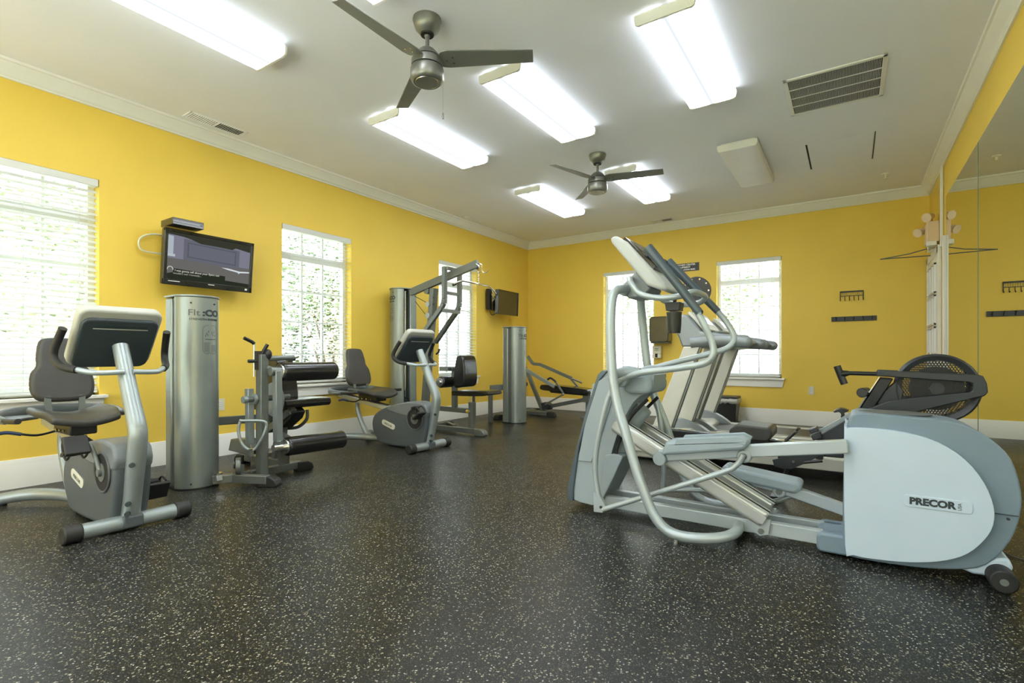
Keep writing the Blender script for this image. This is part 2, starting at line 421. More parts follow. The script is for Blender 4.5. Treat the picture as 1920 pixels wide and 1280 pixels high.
def blind(u0, u1, side, tilt, label, wand=True):
    def P(u, w, z): return (-w, u, z) if side == 'L' else (u, RY+w, z)
    root = thing('window_blind', label, 'blind', P((u0+u1)/2, .03, ZT), 'white slatted blinds in the windows')
    u0 += .006; u1 -= .006
    B().box(P(u0, -.004, ZT-.058), P(u1, .055, ZT-.002)).build('headrail', 'slat', root, bev=.003)
    zb = ZS+.035; n = 36; pitch = (ZT-.075-zb)/n
    proto = None
    for k in range(n):
        z = zb+.02+pitch*k
        if proto is None:
            c, s_ = math.cos(R(tilt)), math.sin(R(tilt)); w = .0245
            pr = [(-w, 0), (-w*.4, .0022), (w*.4, .0022), (w, 0), (w, .0024), (w*.4, .0046), (-w*.4, .0046), (-w, .0024)]
            pr = [(.03+a*c-b*s_, z+a*s_+b*c) for a, b in pr]
            b = B()
            A = [b.bm.verts.new(P(u0+.004, p[0], p[1])) for p in pr]; C = [b.bm.verts.new(P(u1-.004, p[0], p[1])) for p in pr]
            for i in range(8): b.bm.faces.new((A[i], A[(i+1) % 8], C[(i+1) % 8], C[i]))
            b.bm.faces.new(A); b.bm.faces.new(C)
            proto = b.build('slat', 'slat', root, smooth=False)
        else:
            o = proto.copy(); COL.objects.link(o); o.location = proto.location+Vector((0, 0, pitch*k))
    B().box(P(u0+.004, .005, zb-.018), P(u1-.004, .055, zb)).build('bottom_rail', 'slat', root, bev=.003)
    for f in (.14, .5, .86):
        u = u0+(u1-u0)*f
        B().box(P(u-.0012, .004, zb), P(u+.0012, .0055, ZT-.05)).box(P(u-.0012, .0545, zb), P(u+.0012, .056, ZT-.05)).build('ladder_cord', 'slat', root, smooth=False)
    if wand:
        uu = u1-.09 if side == 'B' else u1-.12
        B().cyl(P(uu, -.008, ZT-.05), P(uu, -.008, ZT-.85), .0018, n=6).cyl(P(uu, -.008, ZT-.85), P(uu, -.008, ZT-.88), .004, n=8).build('pull_cord', 'slat', root)
    return root
for i, (a, b_) in enumerate(LW): window(i+1, a, b_, 'L')
for i, (a, b_) in enumerate(BW): window(i+4, a, b_, 'B')
window(6, -1.81, -.91, 'L')  # out-of-frame window, added for extra daylight
for i, (a, b_) in enumerate(ADDED_FW):
    o = struct(B().box((a, YB-.16, .25), (a+.05, YB-.10, 2.45)).box((b_-.05, YB-.16, .25), (b_, YB-.10, 2.45)).box((a, YB-.16, .25), (b_, YB-.10, .31)).box((a, YB-.16, 2.39), (b_, YB-.10, 2.45)).build('window_%d' % (i+7), 'white', bev=.003))
    m_ = (a+b_)/2
    B().box((m_-.02, YB-.155, .31), (m_+.02, YB-.105, 2.39)).build('muntin', 'white', o)
    for u0, u1 in ((a+.05, m_-.02), (m_+.02, b_-.05)): B().box((u0, YB-.134, .31), (u1, YB-.130, 2.39)).build('pane', 'glass', o, smooth=False)
blind(*LW[0], 'L', 38, 'white slatted blind half closed in the leftmost window behind the front bike')
blind(*LW[1], 'L', 7, 'open white slatted blind in the left wall window beside the television')
blind(*LW[2], 'L', 15, 'white slatted blind in the window behind the cable tower and pulldown bar')
blind(*BW[0], 'B', 6, 'open white slatted blind in the left back window, behind the cross trainer')
blind(*BW[1], 'B', 6, 'open white slatted blind in the right back window above the treadmill handrails')
# ------------------------------------------------------------------ right wall: door, mirror, conduit
dr = struct(B().box((RX-.03, 7.16, 0), (RX-.005, 7.98, 2.06)).build('door_1', 'white', bev=.003))
for y0, y1 in ((7.07, 7.16), (7.98, 8.06)): B().box((RX-.035, y0, 0), (RX-.001, y1, 2.14)).build('casing', 'white', dr, bev=.006)
B().box((RX-.035, 7.07, 2.06), (RX-.001, 8.06, 2.15)).build('casing', 'white', dr, bev=.006)
for k in range(3):
    for j in range(5):
        y0 = 7.24+k*.225; z0 = .25+j*.35
        B().box((RX-.048, y0, z0), (RX-.03, y0+.205, z0+.018)).box((RX-.048, y0, z0+.312), (RX-.03, y0+.205, z0+.33)).box((RX-.048, y0, z0), (RX-.03, y0+.018, z0+.33)).box((RX-.048, y0+.187, z0), (RX-.03, y0+.205, z0+.33)).build('pane_moulding', 'trim', dr)
        B().box((RX-.034, y0+.018, z0+.018), (RX-.0285, y0+.187, z0+.312)).build('door_pane', 'glass', dr, smooth=False)
B().cyl((RX-.03, 7.24, .98), (RX-.075, 7.24, .98), .011).tube([(RX-.075, 7.24, .98), (RX-.08, 7.30, .98), (RX-.08, 7.36, .98)], .010).build('door_handle', 'chrome', dr)
for n_, (y0, y1) in enumerate(((5.17, 6.70), (3.62, 5.14), (2.07, 3.59), (.52, 2.04), (-1.03, .49))):
    o = tag(B().box((RX-.008, y0, .003), (RX-.001, y1, 2.57)).build('wall_mirror', 'mirror', smooth=False), 'frameless mirror panel on the right wall, '+('the one nearest the door' if n_ == 0 else ('second panel from the door' if n_ == 1 else ('third panel from the door' if n_ == 2 else ('fourth panel from the door' if n_ == 3 else 'panel farthest from the door')))), 'mirror', 'mirror panels along the right wall')
    e = B().box((RX-.0085, y0-.003, .003), (RX-.0005, y0, 2.57)).box((RX-.0085, y1, .003), (RX-.0005, y1+.003, 2.57)).build('glass_edge', 'mirroredge', o, smooth=False)
struct(B().box((RX-.03, 6.73, 0), (RX-.001, 6.80, 2.18)).build('trim_5', 'white', bev=.004), 'white vertical strip between mirror and door')
tag(B().box((RX-.03, 6.93, 2.10), (RX-.004, 6.965, 2.95)).build('cable_conduit', 'white', bev=.004), 'thin white conduit rising from door frame to ceiling', 'conduit')
# baseboard stub right of the door is hidden; right wall baseboard lies under the mirror end
sweep('baseboard_right', BASE, 'right', 0, 'trim', y0=6.80, y1=7.07)
t = thing('door_closer', 'silver door closer with thin arms above the white door', 'door closer', (RX-.04, 7.5, 2.17))
B().box((RX-.10, 7.28, 2.13), (RX-.036, 7.46, 2.195)).build('closer_body', 'chrome', t, bev=.006)
B().box((RX-.12, 7.10, 2.15), (RX-.036, 7.20, 2.20)).build('closer_cover', 'white', t, bev=.006)
B().tube([(RX-.07, 7.35, 2.165), (RX-.25, 7.42, 2.13), (RX-.52, 7.44, 2.10)], .006, n=8, smooth=False).tube([(RX-.52, 7.44, 2.10), (RX-.22, 7.56, 2.115), (RX-.04, 7.62, 2.12)], .006, n=8, smooth=False).build('closer_arm', 'steel', t)
t = thing('emergency_light', 'cream emergency light box with two lamp heads high above the door', 'emergency light', (RX-.002, 7.3, 2.32))
B().box((RX-.11, 7.22, 2.21), (RX-.002, 7.48, 2.44)).build('battery_box', 'peach', t, bev=.008)
B().cyl((RX-.07, 7.30, 2.44), (RX-.07, 7.30, 2.47), .02).cyl((RX-.055, 7.30, 2.51), (RX-.115, 7.22, 2.48), .028, .05, n=20).build('lamp_head', 'peach', t)
B().cyl((RX-.11, 7.44, 2.36), (RX-.13, 7.44, 2.36), .02).cyl((RX-.12, 7.44, 2.39), (RX-.18, 7.38, 2.35), .028, .05, n=20).build('lamp_head', 'peach', t)
# ------------------------------------------------------------------ ceiling things
LX = [1.69, 2.90, 4.095]; LYR = [-.95, 1.37, 3.65, 5.97]
place = {(1.69, 3.65): 'lit fluorescent ceiling light left of the nearer fan, beside its downward blade', (2.90, 3.65): 'lit fluorescent ceiling light in the middle, right below the tip of the near fan blade',
 (4.095, 3.65): 'large lit fluorescent ceiling light at upper right, beside the big air grille', (1.69, 5.97): 'lit fluorescent ceiling light left of the farther fan, nearest the far corner',
 (2.90, 5.97): 'lit fluorescent ceiling light partly behind the right blade of the farther fan', (4.095, 5.97): 'unlit fluorescent ceiling light with grey lens, near the access hatch',
 (1.69, 1.37): 'lit fluorescent ceiling light at the upper left, cut by the frame', (2.90, 1.37): 'lit fluorescent ceiling light above the near fan, only a corner in view'}
for lx in LX:
    for ly in LYR:
        off = (lx == LX[2] and ly == 5.97)
        if ly < 1 or (lx, ly) == (4.095, 1.37): place[(lx, ly)] = 'lit fluorescent ceiling light over the front of the room, '+('left' if lx < 2 else 'middle' if lx < 4 else 'right')+' column, '+('last row' if ly < 1 else 'second row')
        lb = place.get((lx, ly), 'lit fluorescent ceiling light over the front of the room')
        cy = ly-.0 if True else ly
        t = thing('ceiling_light', lb, 'ceiling light', (lx, cy, H), 'fluorescent ceiling lights')
        B().box((lx-.155, cy-.62, H-.03), (lx+.155, cy+.62, H-.001)).build('light_housing', 'white', t, bev=.004)
        lz = [(-.178, -.018), (-.180, -.045), (-.172, -.074), (-.155, -.082), (.155, -.082), (.172, -.074), (.180, -.045), (.178, -.018)]
        b = B().prism([(lx+a, H+z) for a, z in lz], cy-.622, cy+.622)
        b.build('light_lens', 'lensoff' if off else 'lens', t, loc=(lx, cy, H))
        for s_ in (-1, 1):
            B().prism([(lx+a*1.02, H+z-(.003 if z < -.06 else 0)) for a, z in lz], cy+s_*.622, cy+s_*.640).build('light_end_cap', 'white', t, bev=.003)
def fan(cx, cy, a0, label):
    t = thing('ceiling_fan', label, 'ceiling fan', (cx, cy, H), 'three-blade ceiling fans')
    B().lathe([(.0, 0), (.088, 0), (.09, -.012), (.086, -.02), (.085, -.03), (.074, -.062), (.05, -.088), (.03, -.096), (.0, -.096)], (cx, cy, H)).build('canopy', 'fan', t)
    B().lathe([(0, 0), (.042, 0), (.040, -.010), (0, -.010)], (cx, cy, H-.092)).build('canopy_opening', 'dark', t)
    B().sph((cx, cy, H-.103), .018, n=12).build('hanger_ball', 'fan', t)
    B().cyl((cx, cy, H-.085), (cx, cy, H-.21), .0125).build('downrod', 'fan', t)
    B().lathe([(0, .0), (.028, 0), (.05, -.012), (.078, -.045), (.086, -.06), (.0, -.06)], (cx, cy, H-.183)).build('motor_cap', 'fan', t)
    B().lathe([(0, 0), (.08, 0), (.08, -.014), (.0, -.014)], (cx, cy, H-.243)).build('shadow_gap', 'dark', t)
    B().lathe([(0, 0), (.094, 0), (.098, -.008), (.098, -.044), (.0, -.044)], (cx, cy, H-.254)).build('blade_hub', 'fan', t)
    B().lathe([(0, 0), (.088, 0), (.088, -.016), (.0, -.016)], (cx, cy, H-.298)).build('shadow_gap', 'dark', t)
    B().lathe([(0, 0), (.1, 0), (.104, -.008), (.104, -.062), (.096, -.08), (.085, -.086), (.080, -.083), (.074, -.083), (.070, -.087), (0, -.088)], (cx, cy, H-.309)).build('motor_housing', 'fan', t)
    B().tube([(cx+.072*math.cos(a), cy+.072*math.sin(a), H-.394) for a in [k*math.pi/12 for k in range(24)]], .0022, n=6, closed=True, sub=2).build('trim_ring', 'chrome', t)
    for k in range(3):
        a = R(a0+120*k); d = Vector((math.cos(a), math.sin(a), 0)); s_ = Vector((-d.y, d.x, 0)); pit = R(-13)
        b = B(); up = Vector((0, 0, 1)); sd = s_*math.cos(pit)+up*math.sin(pit); nn = d.cross(sd)
        out = [(.085, -.055), (.10, -.068), (.14, -.076), (.66, -.047), (.66, .047), (.14, .060), (.10, .055), (.085, .045)]
        c = Vector((cx, cy, H-.262))
        A = [b.bm.verts.new(c+d*u+sd*v) for u, v in out]; C = [b.bm.verts.new(c+d*u+sd*v+nn*.007) for u, v in out]
        b.bm.faces.new(A); b.bm.faces.new(C[::-1])
        for i in range(8): b.bm.faces.new((A[i], C[i], C[(i+1) % 8], A[(i+1) % 8]))
        bl = b.build('fan_blade', 'blade', t, bev=.002)
        b = B()
        for u, v in ((.125, 0), (.165, .022), (.165, -.022)):
            p = c+d*u+sd*v; b.cyl(p-nn*.003, p-nn*.0005 if nn.z > 0 else p+nn*.0095, .006, n=10)
        b.build('blade_screw', 'chrome', bl)
    return t
fan(2.82, 2.35, -91, 'near brushed nickel ceiling fan with three blades and visible hub')
t2 = fan(2.82, 4.91, -107, 'smaller looking far brushed nickel ceiling fan in front of two lit lamps')
fan1 = [o for o in COL.objects if o.name == 'ceiling_fan'][0]
pc = B().cyl((2.885, 2.425, 2.48), (2.885, 2.425, 2.665), .0008, n=6).build('pull_chain', 'steel', fan1)
B().lathe([(0, 0), (.006, .003), (.008, .015), (.007, .033), (.003, .042), (0, .042)], (2.885, 2.425, 2.44), n=12).build('chain_knob', 'fan', pc)
# big return grille
x0, x1, y0, y1 = 4.585, 5.235, 4.37, 5.05
t = thing('air_return_grille', 'large white ceiling air grille with many fins at upper right', 'air grille', ((x0+x1)/2, (y0+y1)/2, H))
B().box((x0, y0, H-.012), (x1, y0+.03, H-.001)).box((x0, y1-.03, H-.012), (x1, y1, H-.001)).box((x0, y0, H-.012), (x0+.03, y1, H-.001)).box((x1-.03, y0, H-.012), (x1, y1, H-.001)).build('grille_frame', 'white', t, bev=.003)
B().box((x0+.03, y0+.03, H-.0025), (x1-.03, y1-.03, H-.001)).build('duct_opening', 'dark', t, smooth=False)
b = B(); n = 60
for k in range(n):
    x = x0+.034+(x1-x0-.068)*(k+.5)/n; b.bar((x, y0+.03, H-.007), (x, y1-.03, H-.007), .0032, .008, up=(.45, 0, 1))
b.build('grille_fin', 'ventgrey', t, smooth=False, kind='stuff')
for k in range(1, 4):
    y = y0+.03+(y1-y0-.06)*k/4; B().box((x0+.03, y-.005, H-.0125), (x1-.03, y+.005, H-.0085)).build('cross_bar', 'white', t)
def register(name, x0, x1, y0, y1, label, axis):
    t = thing(name, label, 'air vent', ((x0+x1)/2, (y0+y1)/2, H), 'small ceiling registers')
    B().box((x0, y0, H-.010), (x1, y0+.018, H-.001)).box((x0, y1-.018, H-.010), (x1, y1, H-.001)).box((x0, y0, H-.010), (x0+.018, y1, H-.001)).box((x1-.018, y0, H-.010), (x1, y1, H-.001)).build('vent_frame', 'ceil', t, bev=.002)
    B().box((x0+.018, y0+.018, H-.003), (x1-.018, y1-.018, H-.001)).build('vent_opening', 'dark', t, smooth=False)
    if axis == 'y':
        L = y1-y0-.036; B().box((x0+.018, (y0+y1)/2-.006, H-.010), (x1-.018, (y0+y1)/2+.006, H-.003)).build('divider', 'ceil', t)
        for k in range(26):
            y = y0+.018+L*(k+.5)/26
            if abs(y-(y0+y1)/2) < .008: continue
            sgn = -1 if y < (y0+y1)/2 else 1
            B().bar((x0+.018, y, H-.006), (x1-.018, y, H-.006), .0022, .009, up=(0, sgn*.9, 1)).build('vent_slat', 'ceil', t, smooth=False)
    else:
        L = x1-x0-.036; B().box(((x0+x1)/2-.006, y0+.018, H-.010), ((x0+x1)/2+.006, y1-.018, H-.003)).build('divider', 'ceil', t)
        for k in range(22):
            x = x0+.018+L*(k+.5)/22
            if abs(x-(x0+x1)/2) < .008: continue
            sgn = 1 if x < (x0+x1)/2 else -1
            B().bar((x, y0+.018, H-.006), (x, y1-.018, H-.006), .0022, .009, up=(sgn*.9, 0, 1)).build('vent_slat', 'ceil', t, smooth=False)
register('ceiling_register', .165, .325, 2.10, 2.60, 'slotted ceiling register near the left wall above the television', 'y')
register('ceiling_register', .16, .30, 5.95, 6.20, 'small ceiling register near the far end of the left wall', 'y')
register('ceiling_register', 2.42, 2.76, 7.74, 7.90, 'small ceiling register close to the back wall', 'x')
t = thing('access_hatch', 'flush white ceiling access panel beyond the large air grille', 'access panel', (4.93, 6.22, H))
B().box((4.66, 5.85, H-.004), (5.20, 6.60, H-.001)).build('hatch_panel', 'ceil', t, bev=.002)
B().box((4.640, 5.83, H-.002), (4.656, 6.62, H-.0008)).build('hatch_gap', 'dark', t, smooth=False)
B().box((5.204, 5.83, H-.002), (5.212, 6.62, H-.0008)).build('hatch_gap', 'dark', t, smooth=False)
t = thing('sprinkler_head', 'small white ceiling sprinkler beyond the access panel', 'sprinkler', (5.35, 7.25, H))
B().lathe([(0, 0), (.038, 0), (.036, -.008), (.014, -.012), (.012, -.045), (0, -.045)], (5.35, 7.25, H)).build('escutcheon', 'white', t)
B().lathe([(0, 0), (.02, 0), (.02, -.004), (0, -.004)], (5.35, 7.25, H-.052)).cyl((5.35, 7.25, H-.045), (5.35, 7.25, H-.052), .004).build('deflector', 'white', t)
# ------------------------------------------------------------------ wall things
def outlet(name, P, n_, label):
    # P(u,w,z): u along wall, w out of the wall into the room
    t = thing(name, label, 'outlet', P(0, 0, 0))
    def bx(u0, u1, z0, z1, w0, w1): return B().box(P(u0, w0, z0), P(u1, w1, z1))
    bx(-.035*n_, .035*n_, -.057, .057, .001, .006).build('cover_plate', 'cream', t, bev=.002)
    for k in range(n_):
        c = (k-(n_-1)/2)*.046
        for z in (-.02, .02):
            r = bx(c-.016, c+.016, z-.014, z+.014, .006, .008).build('receptacle', 'white', t, bev=.002)
            bx(c-.008, c-.005, z-.004, z+.006, .008, .0085).box(P(c+.005, .008, z-.004), P(c+.008, .0085, z+.006)).build('slot', 'dark', r, smooth=False)
outlet('wall_outlet', lambda u, w, z: (4.565+u, RY-w, .483+z), 1, 'single beige power outlet low on the back wall right of the window')
outlet('wall_outlet', lambda u, w, z: (w, 2.477+u, .49+z), 2, 'double beige power outlet on the left wall behind the weight column')
# coat racks
t = thing('wire_hook_rack', 'small black wire hook rack on the back wall, the upper of two', 'coat rack', (5.02, RY, 1.76))
b = B().box((4.895, RY-.012, 1.795), (5.155, RY-.002, 1.815))
b.box((4.895, RY-.012, 1.70), (4.905, RY-.002, 1.81)).box((5.145, RY-.012, 1.70), (5.155, RY-.002, 1.81)).box((4.90, RY-.012, 1.745), (5.15, RY-.006, 1.752))
for k in range(11): b.box((4.92+k*.021, RY-.010, 1.75), (4.9225+k*.021, RY-.006, 1.80))
b.build('rack_frame', 'black', t)
for k in range(6):
    x = 4.90+k*.05; B().tube([(x, RY-.006, 1.75), (x, RY-.010, 1.70), (x, RY-.03, 1.685), (x, RY-.04, 1.70)], .004, n=6).build('hook', 'black', t)
t = thing('hook_rail', 'long black board of coat hooks on the back wall below the wire rack', 'coat rack', (5.05, RY, 1.45))
B().box((4.80, RY-.016, 1.415), (5.295, RY-.002, 1.478)).build('rail_board', 'rowgrey', t, bev=.003)
for k in range(5):
    x = 4.85+k*.099; B().tube([(x, RY-.014, 1.455), (x, RY-.04, 1.452), (x, RY-.05, 1.465)], .005, n=6).sph((x, RY-.05, 1.467), .008, n=8).tube([(x, RY-.014, 1.445), (x, RY-.03, 1.428), (x, RY-.04, 1.44)], .004, n=6).build('hook', 'black', t)
# sign
t = thing('wall_sign', 'small black sign with white capital lettering on the back wall between windows', 'sign', (2.855, RY, 2.33))
B().box((2.625, RY-.006, 2.268), (3.086, RY-.001, 2.392)).build('sign_plate', 'black', t, bev=.001)
for s_, z in (('USE FITNESS CENTER', 2.367), ('EQUIPMENT', 2.330), ('AT YOUR OWN RISK', 2.292)):
    text(s_, .034, t, 'white', frame3((2.855, RY-.0065, z), (1, 0, 0), (0, 0, 1)), bold=.0012, sx=1.08)
# dispensers
t = thing('paper_towel_dispenser', 'smoky brown paper towel dispenser on the back wall beside the left window', 'dispenser', (2.53, RY, 1.38))
B().prism(rrect(0, 0, .30, .40, .05), -.0, .22, 'y').rot(Matrix.Identity(3), (0, 0, 0)).build('dispenser_cover', 'disp', t, bev=.012, loc=None)
t.children[0].data.transform(Matrix.Translation((2.53, RY-.225, 1.37)))
B().box((2.39, RY-.19, 1.155), (2.67, RY-.002, 1.175)).build('dispenser_base', 'steel', t, bev=.004)
t = thing('sanitizer_dispenser', 'small cream hand sanitizer dispenser on the back wall under the brown one', 'dispenser', (2.455, RY, 1.03))
B().box((2.385, RY-.09, .985), (2.525, RY-.002, 1.12)).box((2.385, RY-.10, .92), (2.525, RY-.002, .985)).build('dispenser_case', 'cream', t, bev=.012)
B().box((2.435, RY-.104, .935), (2.475, RY-.0985, .995)).build('sight_window', 'dark', t, bev=.003)
B().box((2.42, RY-.0925, 1.04), (2.49, RY-.0895, 1.046)).box((2.43, RY-.0925, 1.065), (2.48, RY-.0895, 1.075)).build('print', 'greyink', t, smooth=False)
# waste bin
t = thing('waste_bin', 'black waste bin with crumpled liner near the back wall below the window', 'bin', (3.50, 7.8, 0))
b = B(); A = [b.bm.verts.new(p) for p in ((3.36, 7.68, 0), (3.66, 7.68, 0), (3.66, 7.92, 0), (3.36, 7.92, 0))]; C = [b.bm.verts.new(p) for p in ((3.33, 7.65, .34), (3.69, 7.65, .34), (3.69, 7.95, .34), (3.33, 7.95, .34))]
b.bm.faces.new(A)
for i in range(4): b.bm.faces.new((A[i], A[(i+1) % 4], C[(i+1) % 4], C[i]))
b.bm.faces.new(C[::-1]); b.build('bin_body', 'binb', t, bev=.01)
b = B(); n = 48; rg = []
for j, (o_, z) in enumerate(((.012, .285), (.016, .32), (.014, .352))):
    ring = []
    for k in range(n):
        u = k/n*4; s_ = int(u); f = u-s_; cs = [(-1, -1), (1, -1), (1, 1), (-1, 1)]; p, q = cs[s_], cs[(s_+1) % 4]
        x = p[0]+(q[0]-p[0])*f; y = p[1]+(q[1]-p[1])*f; w = random.uniform(0, .008)+(random.uniform(-.012, .012) if j == 0 else 0)
        ring.append(b.bm.verts.new((3.51+x*(.175+o_), 7.80+y*(.145+o_), z+w)))
    rg.append(ring)
for A, C in zip(rg, rg[1:]):
    for k in range(n): b.bm.faces.new((A[k], A[(k+1) % n], C[(k+1) % n], C[k]))
o = b.build('bin_liner', 'bag', t); sm = o.modifiers.new('s', 'SOLIDIFY'); sm.thickness = .002
B().box((3.325, 7.645, .352), (3.695, 7.955, .385)).build('bin_lid', 'binb', t, bev=.012)
# ------------------------------------------------------------------ televisions
def tv(label, c, w, h, yaw, pitch, on):
    t = thing('television', label, 'television', c)
    f = frame3(c, (0, 1, 0), (0, 0, 1))                      # local x = +y, y = up, z = +x (into the room)
    rm = Matrix.Rotation(yaw, 4, 'Z') @ Matrix.Rotation(pitch, 4, 'Y')
    f = Matrix.Translation(c) @ rm @ Matrix.Translation(-Vector(c)) @ f
    def bx(x0, x1, y0, y1, z0, z1, nm, m, bev=0, par=None):
        b = B().box((x0, y0, z0), (x1, y1, z1)); bmesh.ops.transform(b.bm, matrix=f, verts=b.bm.verts); return b.build(nm, m, par or t, bev=bev)
    bw = .028 if on else .012
    bx(-w/2, w/2, -h/2, h/2, -.055, -.004, 'tv_back', 'tvback', .01)
    fr = B()
    for a in ((-w/2, -w/2+bw, -h/2, h/2), (w/2-bw, w/2, -h/2, h/2), (-w/2, w/2, h/2-bw, h/2), (-w/2, w/2, -h/2, -h/2+bw*1.8)): fr.box((a[0], a[2], -.01), (a[1], a[3], .012))
    bmesh.ops.transform(fr.bm, matrix=f, verts=fr.bm.verts); fr.build('tv_bezel', 'tvback', t, bev=.004)
    scr = bx(-w/2+bw, w/2-bw, -h/2+bw*1.8, h/2-bw, -.004, 0, 'tv_screen', 'tvoff' if not on else sc('screen_glow_floor', (.11, .105, .10)))
    if on:
        k = [0]
        def poly(pts, col, nm='screen_picture'):
            k[0] += 1; b = B(); z = .0004+.0003*k[0]
            vs = [b.bm.verts.new((x*w, y*h, z)) for x, y in pts]; b.bm.faces.new(vs)
            r = bmesh.ops.extrude_face_region(b.bm, geom=b.bm.faces[:]); bmesh.ops.translate(b.bm, vec=(0, 0, .0002), verts=[v for v in r['geom'] if isinstance(v, bmesh.types.BMVert)])
            bmesh.ops.transform(b.bm, matrix=f, verts=b.bm.verts); b.build(nm, sc('screen_glow_%d' % k[0], col), scr, smooth=False)
        L, Rr, T_, Bo = -.46, .46, .445, -.395
        poly([(L, -.02), (Rr, -.02), (Rr, .36), (L, .40)], (.155, .155, .20))
        poly([(-.30, -.02), (.33, -.05), (.33, .30), (-.30, .36)], (.10, .105, .13))
        for a, b_ in ((-.25, .22), ): poly([(-.26, .03), (.29, .0), (.29, .27), (-.26, .30)], (.075, .08, .095)); poly([(-.245, .05), (.275, .02), (.275, .25), (-.245, .28)], (.105, .11, .135))
        poly([(L, .05), (-.405, .05), (-.405, .37), (L, .38)], (.32, .36, .40)); poly([(L, .01), (-.385, .01), (-.385, .055), (L, .055)], (.36, .40, .42))
        poly([(L, .445), (Rr, .445), (Rr, .30), (.28, .34), (.24, .30), (.08, .31), (-.12, .31), (-.22, .36), (-.30, .385), (L, .40)], (.03, .032, .022))
        poly([(.12, -.07), (.20, -.07), (.34, -.10), (Rr, -.085), (Rr, -.11), (.345, -.13), (.33, -.15), (.315, -.125), (.20, -.10)], (.50, .54, .56))
        poly([(L, -.30), (-.40, -.27), (-.40, -.20), (.17, -.23), (.17, -.31), (Rr, -.33), (Rr, Bo), (L, Bo)], (.018, .022, .014))
        def q(s_, sz, x, y, c_, nm='caption'):
            text(s_, sz, scr, sc('screen_text_%s' % s_[:3], c_), f @ Matrix.Translation((x*w, y*h, .006)), name=nm, align='LEFT', ext=.0002, bold=.0003)
        q('I was gonna tell about your flyers out', .0245, -.385, -.235, (.45, .45, .40)); q('wouldn\'t we? I honestly...', .0225, -.40, -.285, (.28, .28, .24))
        b = B()
        for a in range(24):
            an = math.pi*a/23; b.cyl((-.43*w+.022*math.cos(an), -.22*h+.026*math.sin(an)-.004, .004), (-.43*w+.022*math.cos(an), -.22*h+.026*math.sin(an)-.004, .0055), .0032, n=6)
        bmesh.ops.transform(b.bm, matrix=f, verts=b.bm.verts); b.build('channel_logo', sc('screen_logo', (.5, .5, .45)), scr, smooth=False)
        bx(-.45*w, -.33*w, -.437*h, -.425*h, .012, .0126, 'strip_label', 'white')
        bx(-.025*w, .045*w, -.432*h, -.418*h, .012, .0126, 'brand_plate', 'pill')
        bx(.41*w, .438*w, -.46*h, -.425*h, .012, .0126, 'sticker', 'white')
        bx(w/2-.004, w/2+.001, -.14*h, .0, -.03, .008, 'side_sticker', 'white')
    # bracket to the wall
    B().box((.001, c[1]-.10, c[2]-.12), (.02, c[1]+.10, c[2]+.12)).build('wall_plate', 'black', t, bev=.003)
    B().bar((.02, c[1]-.03, c[2]), (c[0]-.05, c[1], c[2]), .04, .05).build('bracket_arm', 'black', t)
    return t, f
TV1 = (.20, 2.325, 1.800)
t1, f1 = tv('lit flat television on the left wall between two windows, media box on top', TV1, .765, .475, R(0), R(6), True)
t = thing('media_box', 'flat black media box resting on top edge of the lit television', 'media box', (.24, 2.06, 2.08))
B().box((.12, 1.955, 2.050), (.34, 2.20, 2.108)).build('box_case', 'tvback', t, bev=.004)
B().box((.16, 2.00, 2.051), (.24, 2.12, 2.0521)).build('rating_label', 'ventgrey', t, smooth=False)
B().box((.34, 1.97, 2.09), (.3405, 1.995, 2.097)).box((.34, 2.165, 2.075), (.3405, 2.19, 2.084)).build('front_mark', 'greyink', t, smooth=False)
tag(B().tube([(.03, 2.02, 2.005), (.05, 1.92, 1.995), (.05, 1.835, 1.95), (.05, 1.82, 1.88), (.05, 1.86, 1.84), (.04, 2.02, 1.84)], .008, n=8).build('white_cable', 'cream'), 'white cable looping out beside the lit television', 'cable')
t2_, f2 = tv('dark switched-off flat television on the left wall near the far corner', (.24, 7.06, 1.842), .64, .40, R(2), R(2), False)
B().box((.03, 6.72, 1.72), (.10, 6.80, 2.06)).build('cable_box', 'black', t2_, bev=.006)
B().tube([(.10, 6.76, 2.00), (.14, 6.73, 1.90), (.12, 6.75, 1.80), (.12, 6.77, 1.70)], .006, n=8).tube([(.09, 6.74, 1.78), (.11, 6.73, 1.68), (.12, 6.77, 1.63), (.16, 6.82, 1.66)], .006, n=8).build('tv_cable', 'black', t2_)
B().tube([(.11, 6.75, 1.98), (.15, 6.79, 1.90), (.13, 6.74, 1.85)], .005, n=8).build('tv_cable', 'white', t2_, label='white cable')
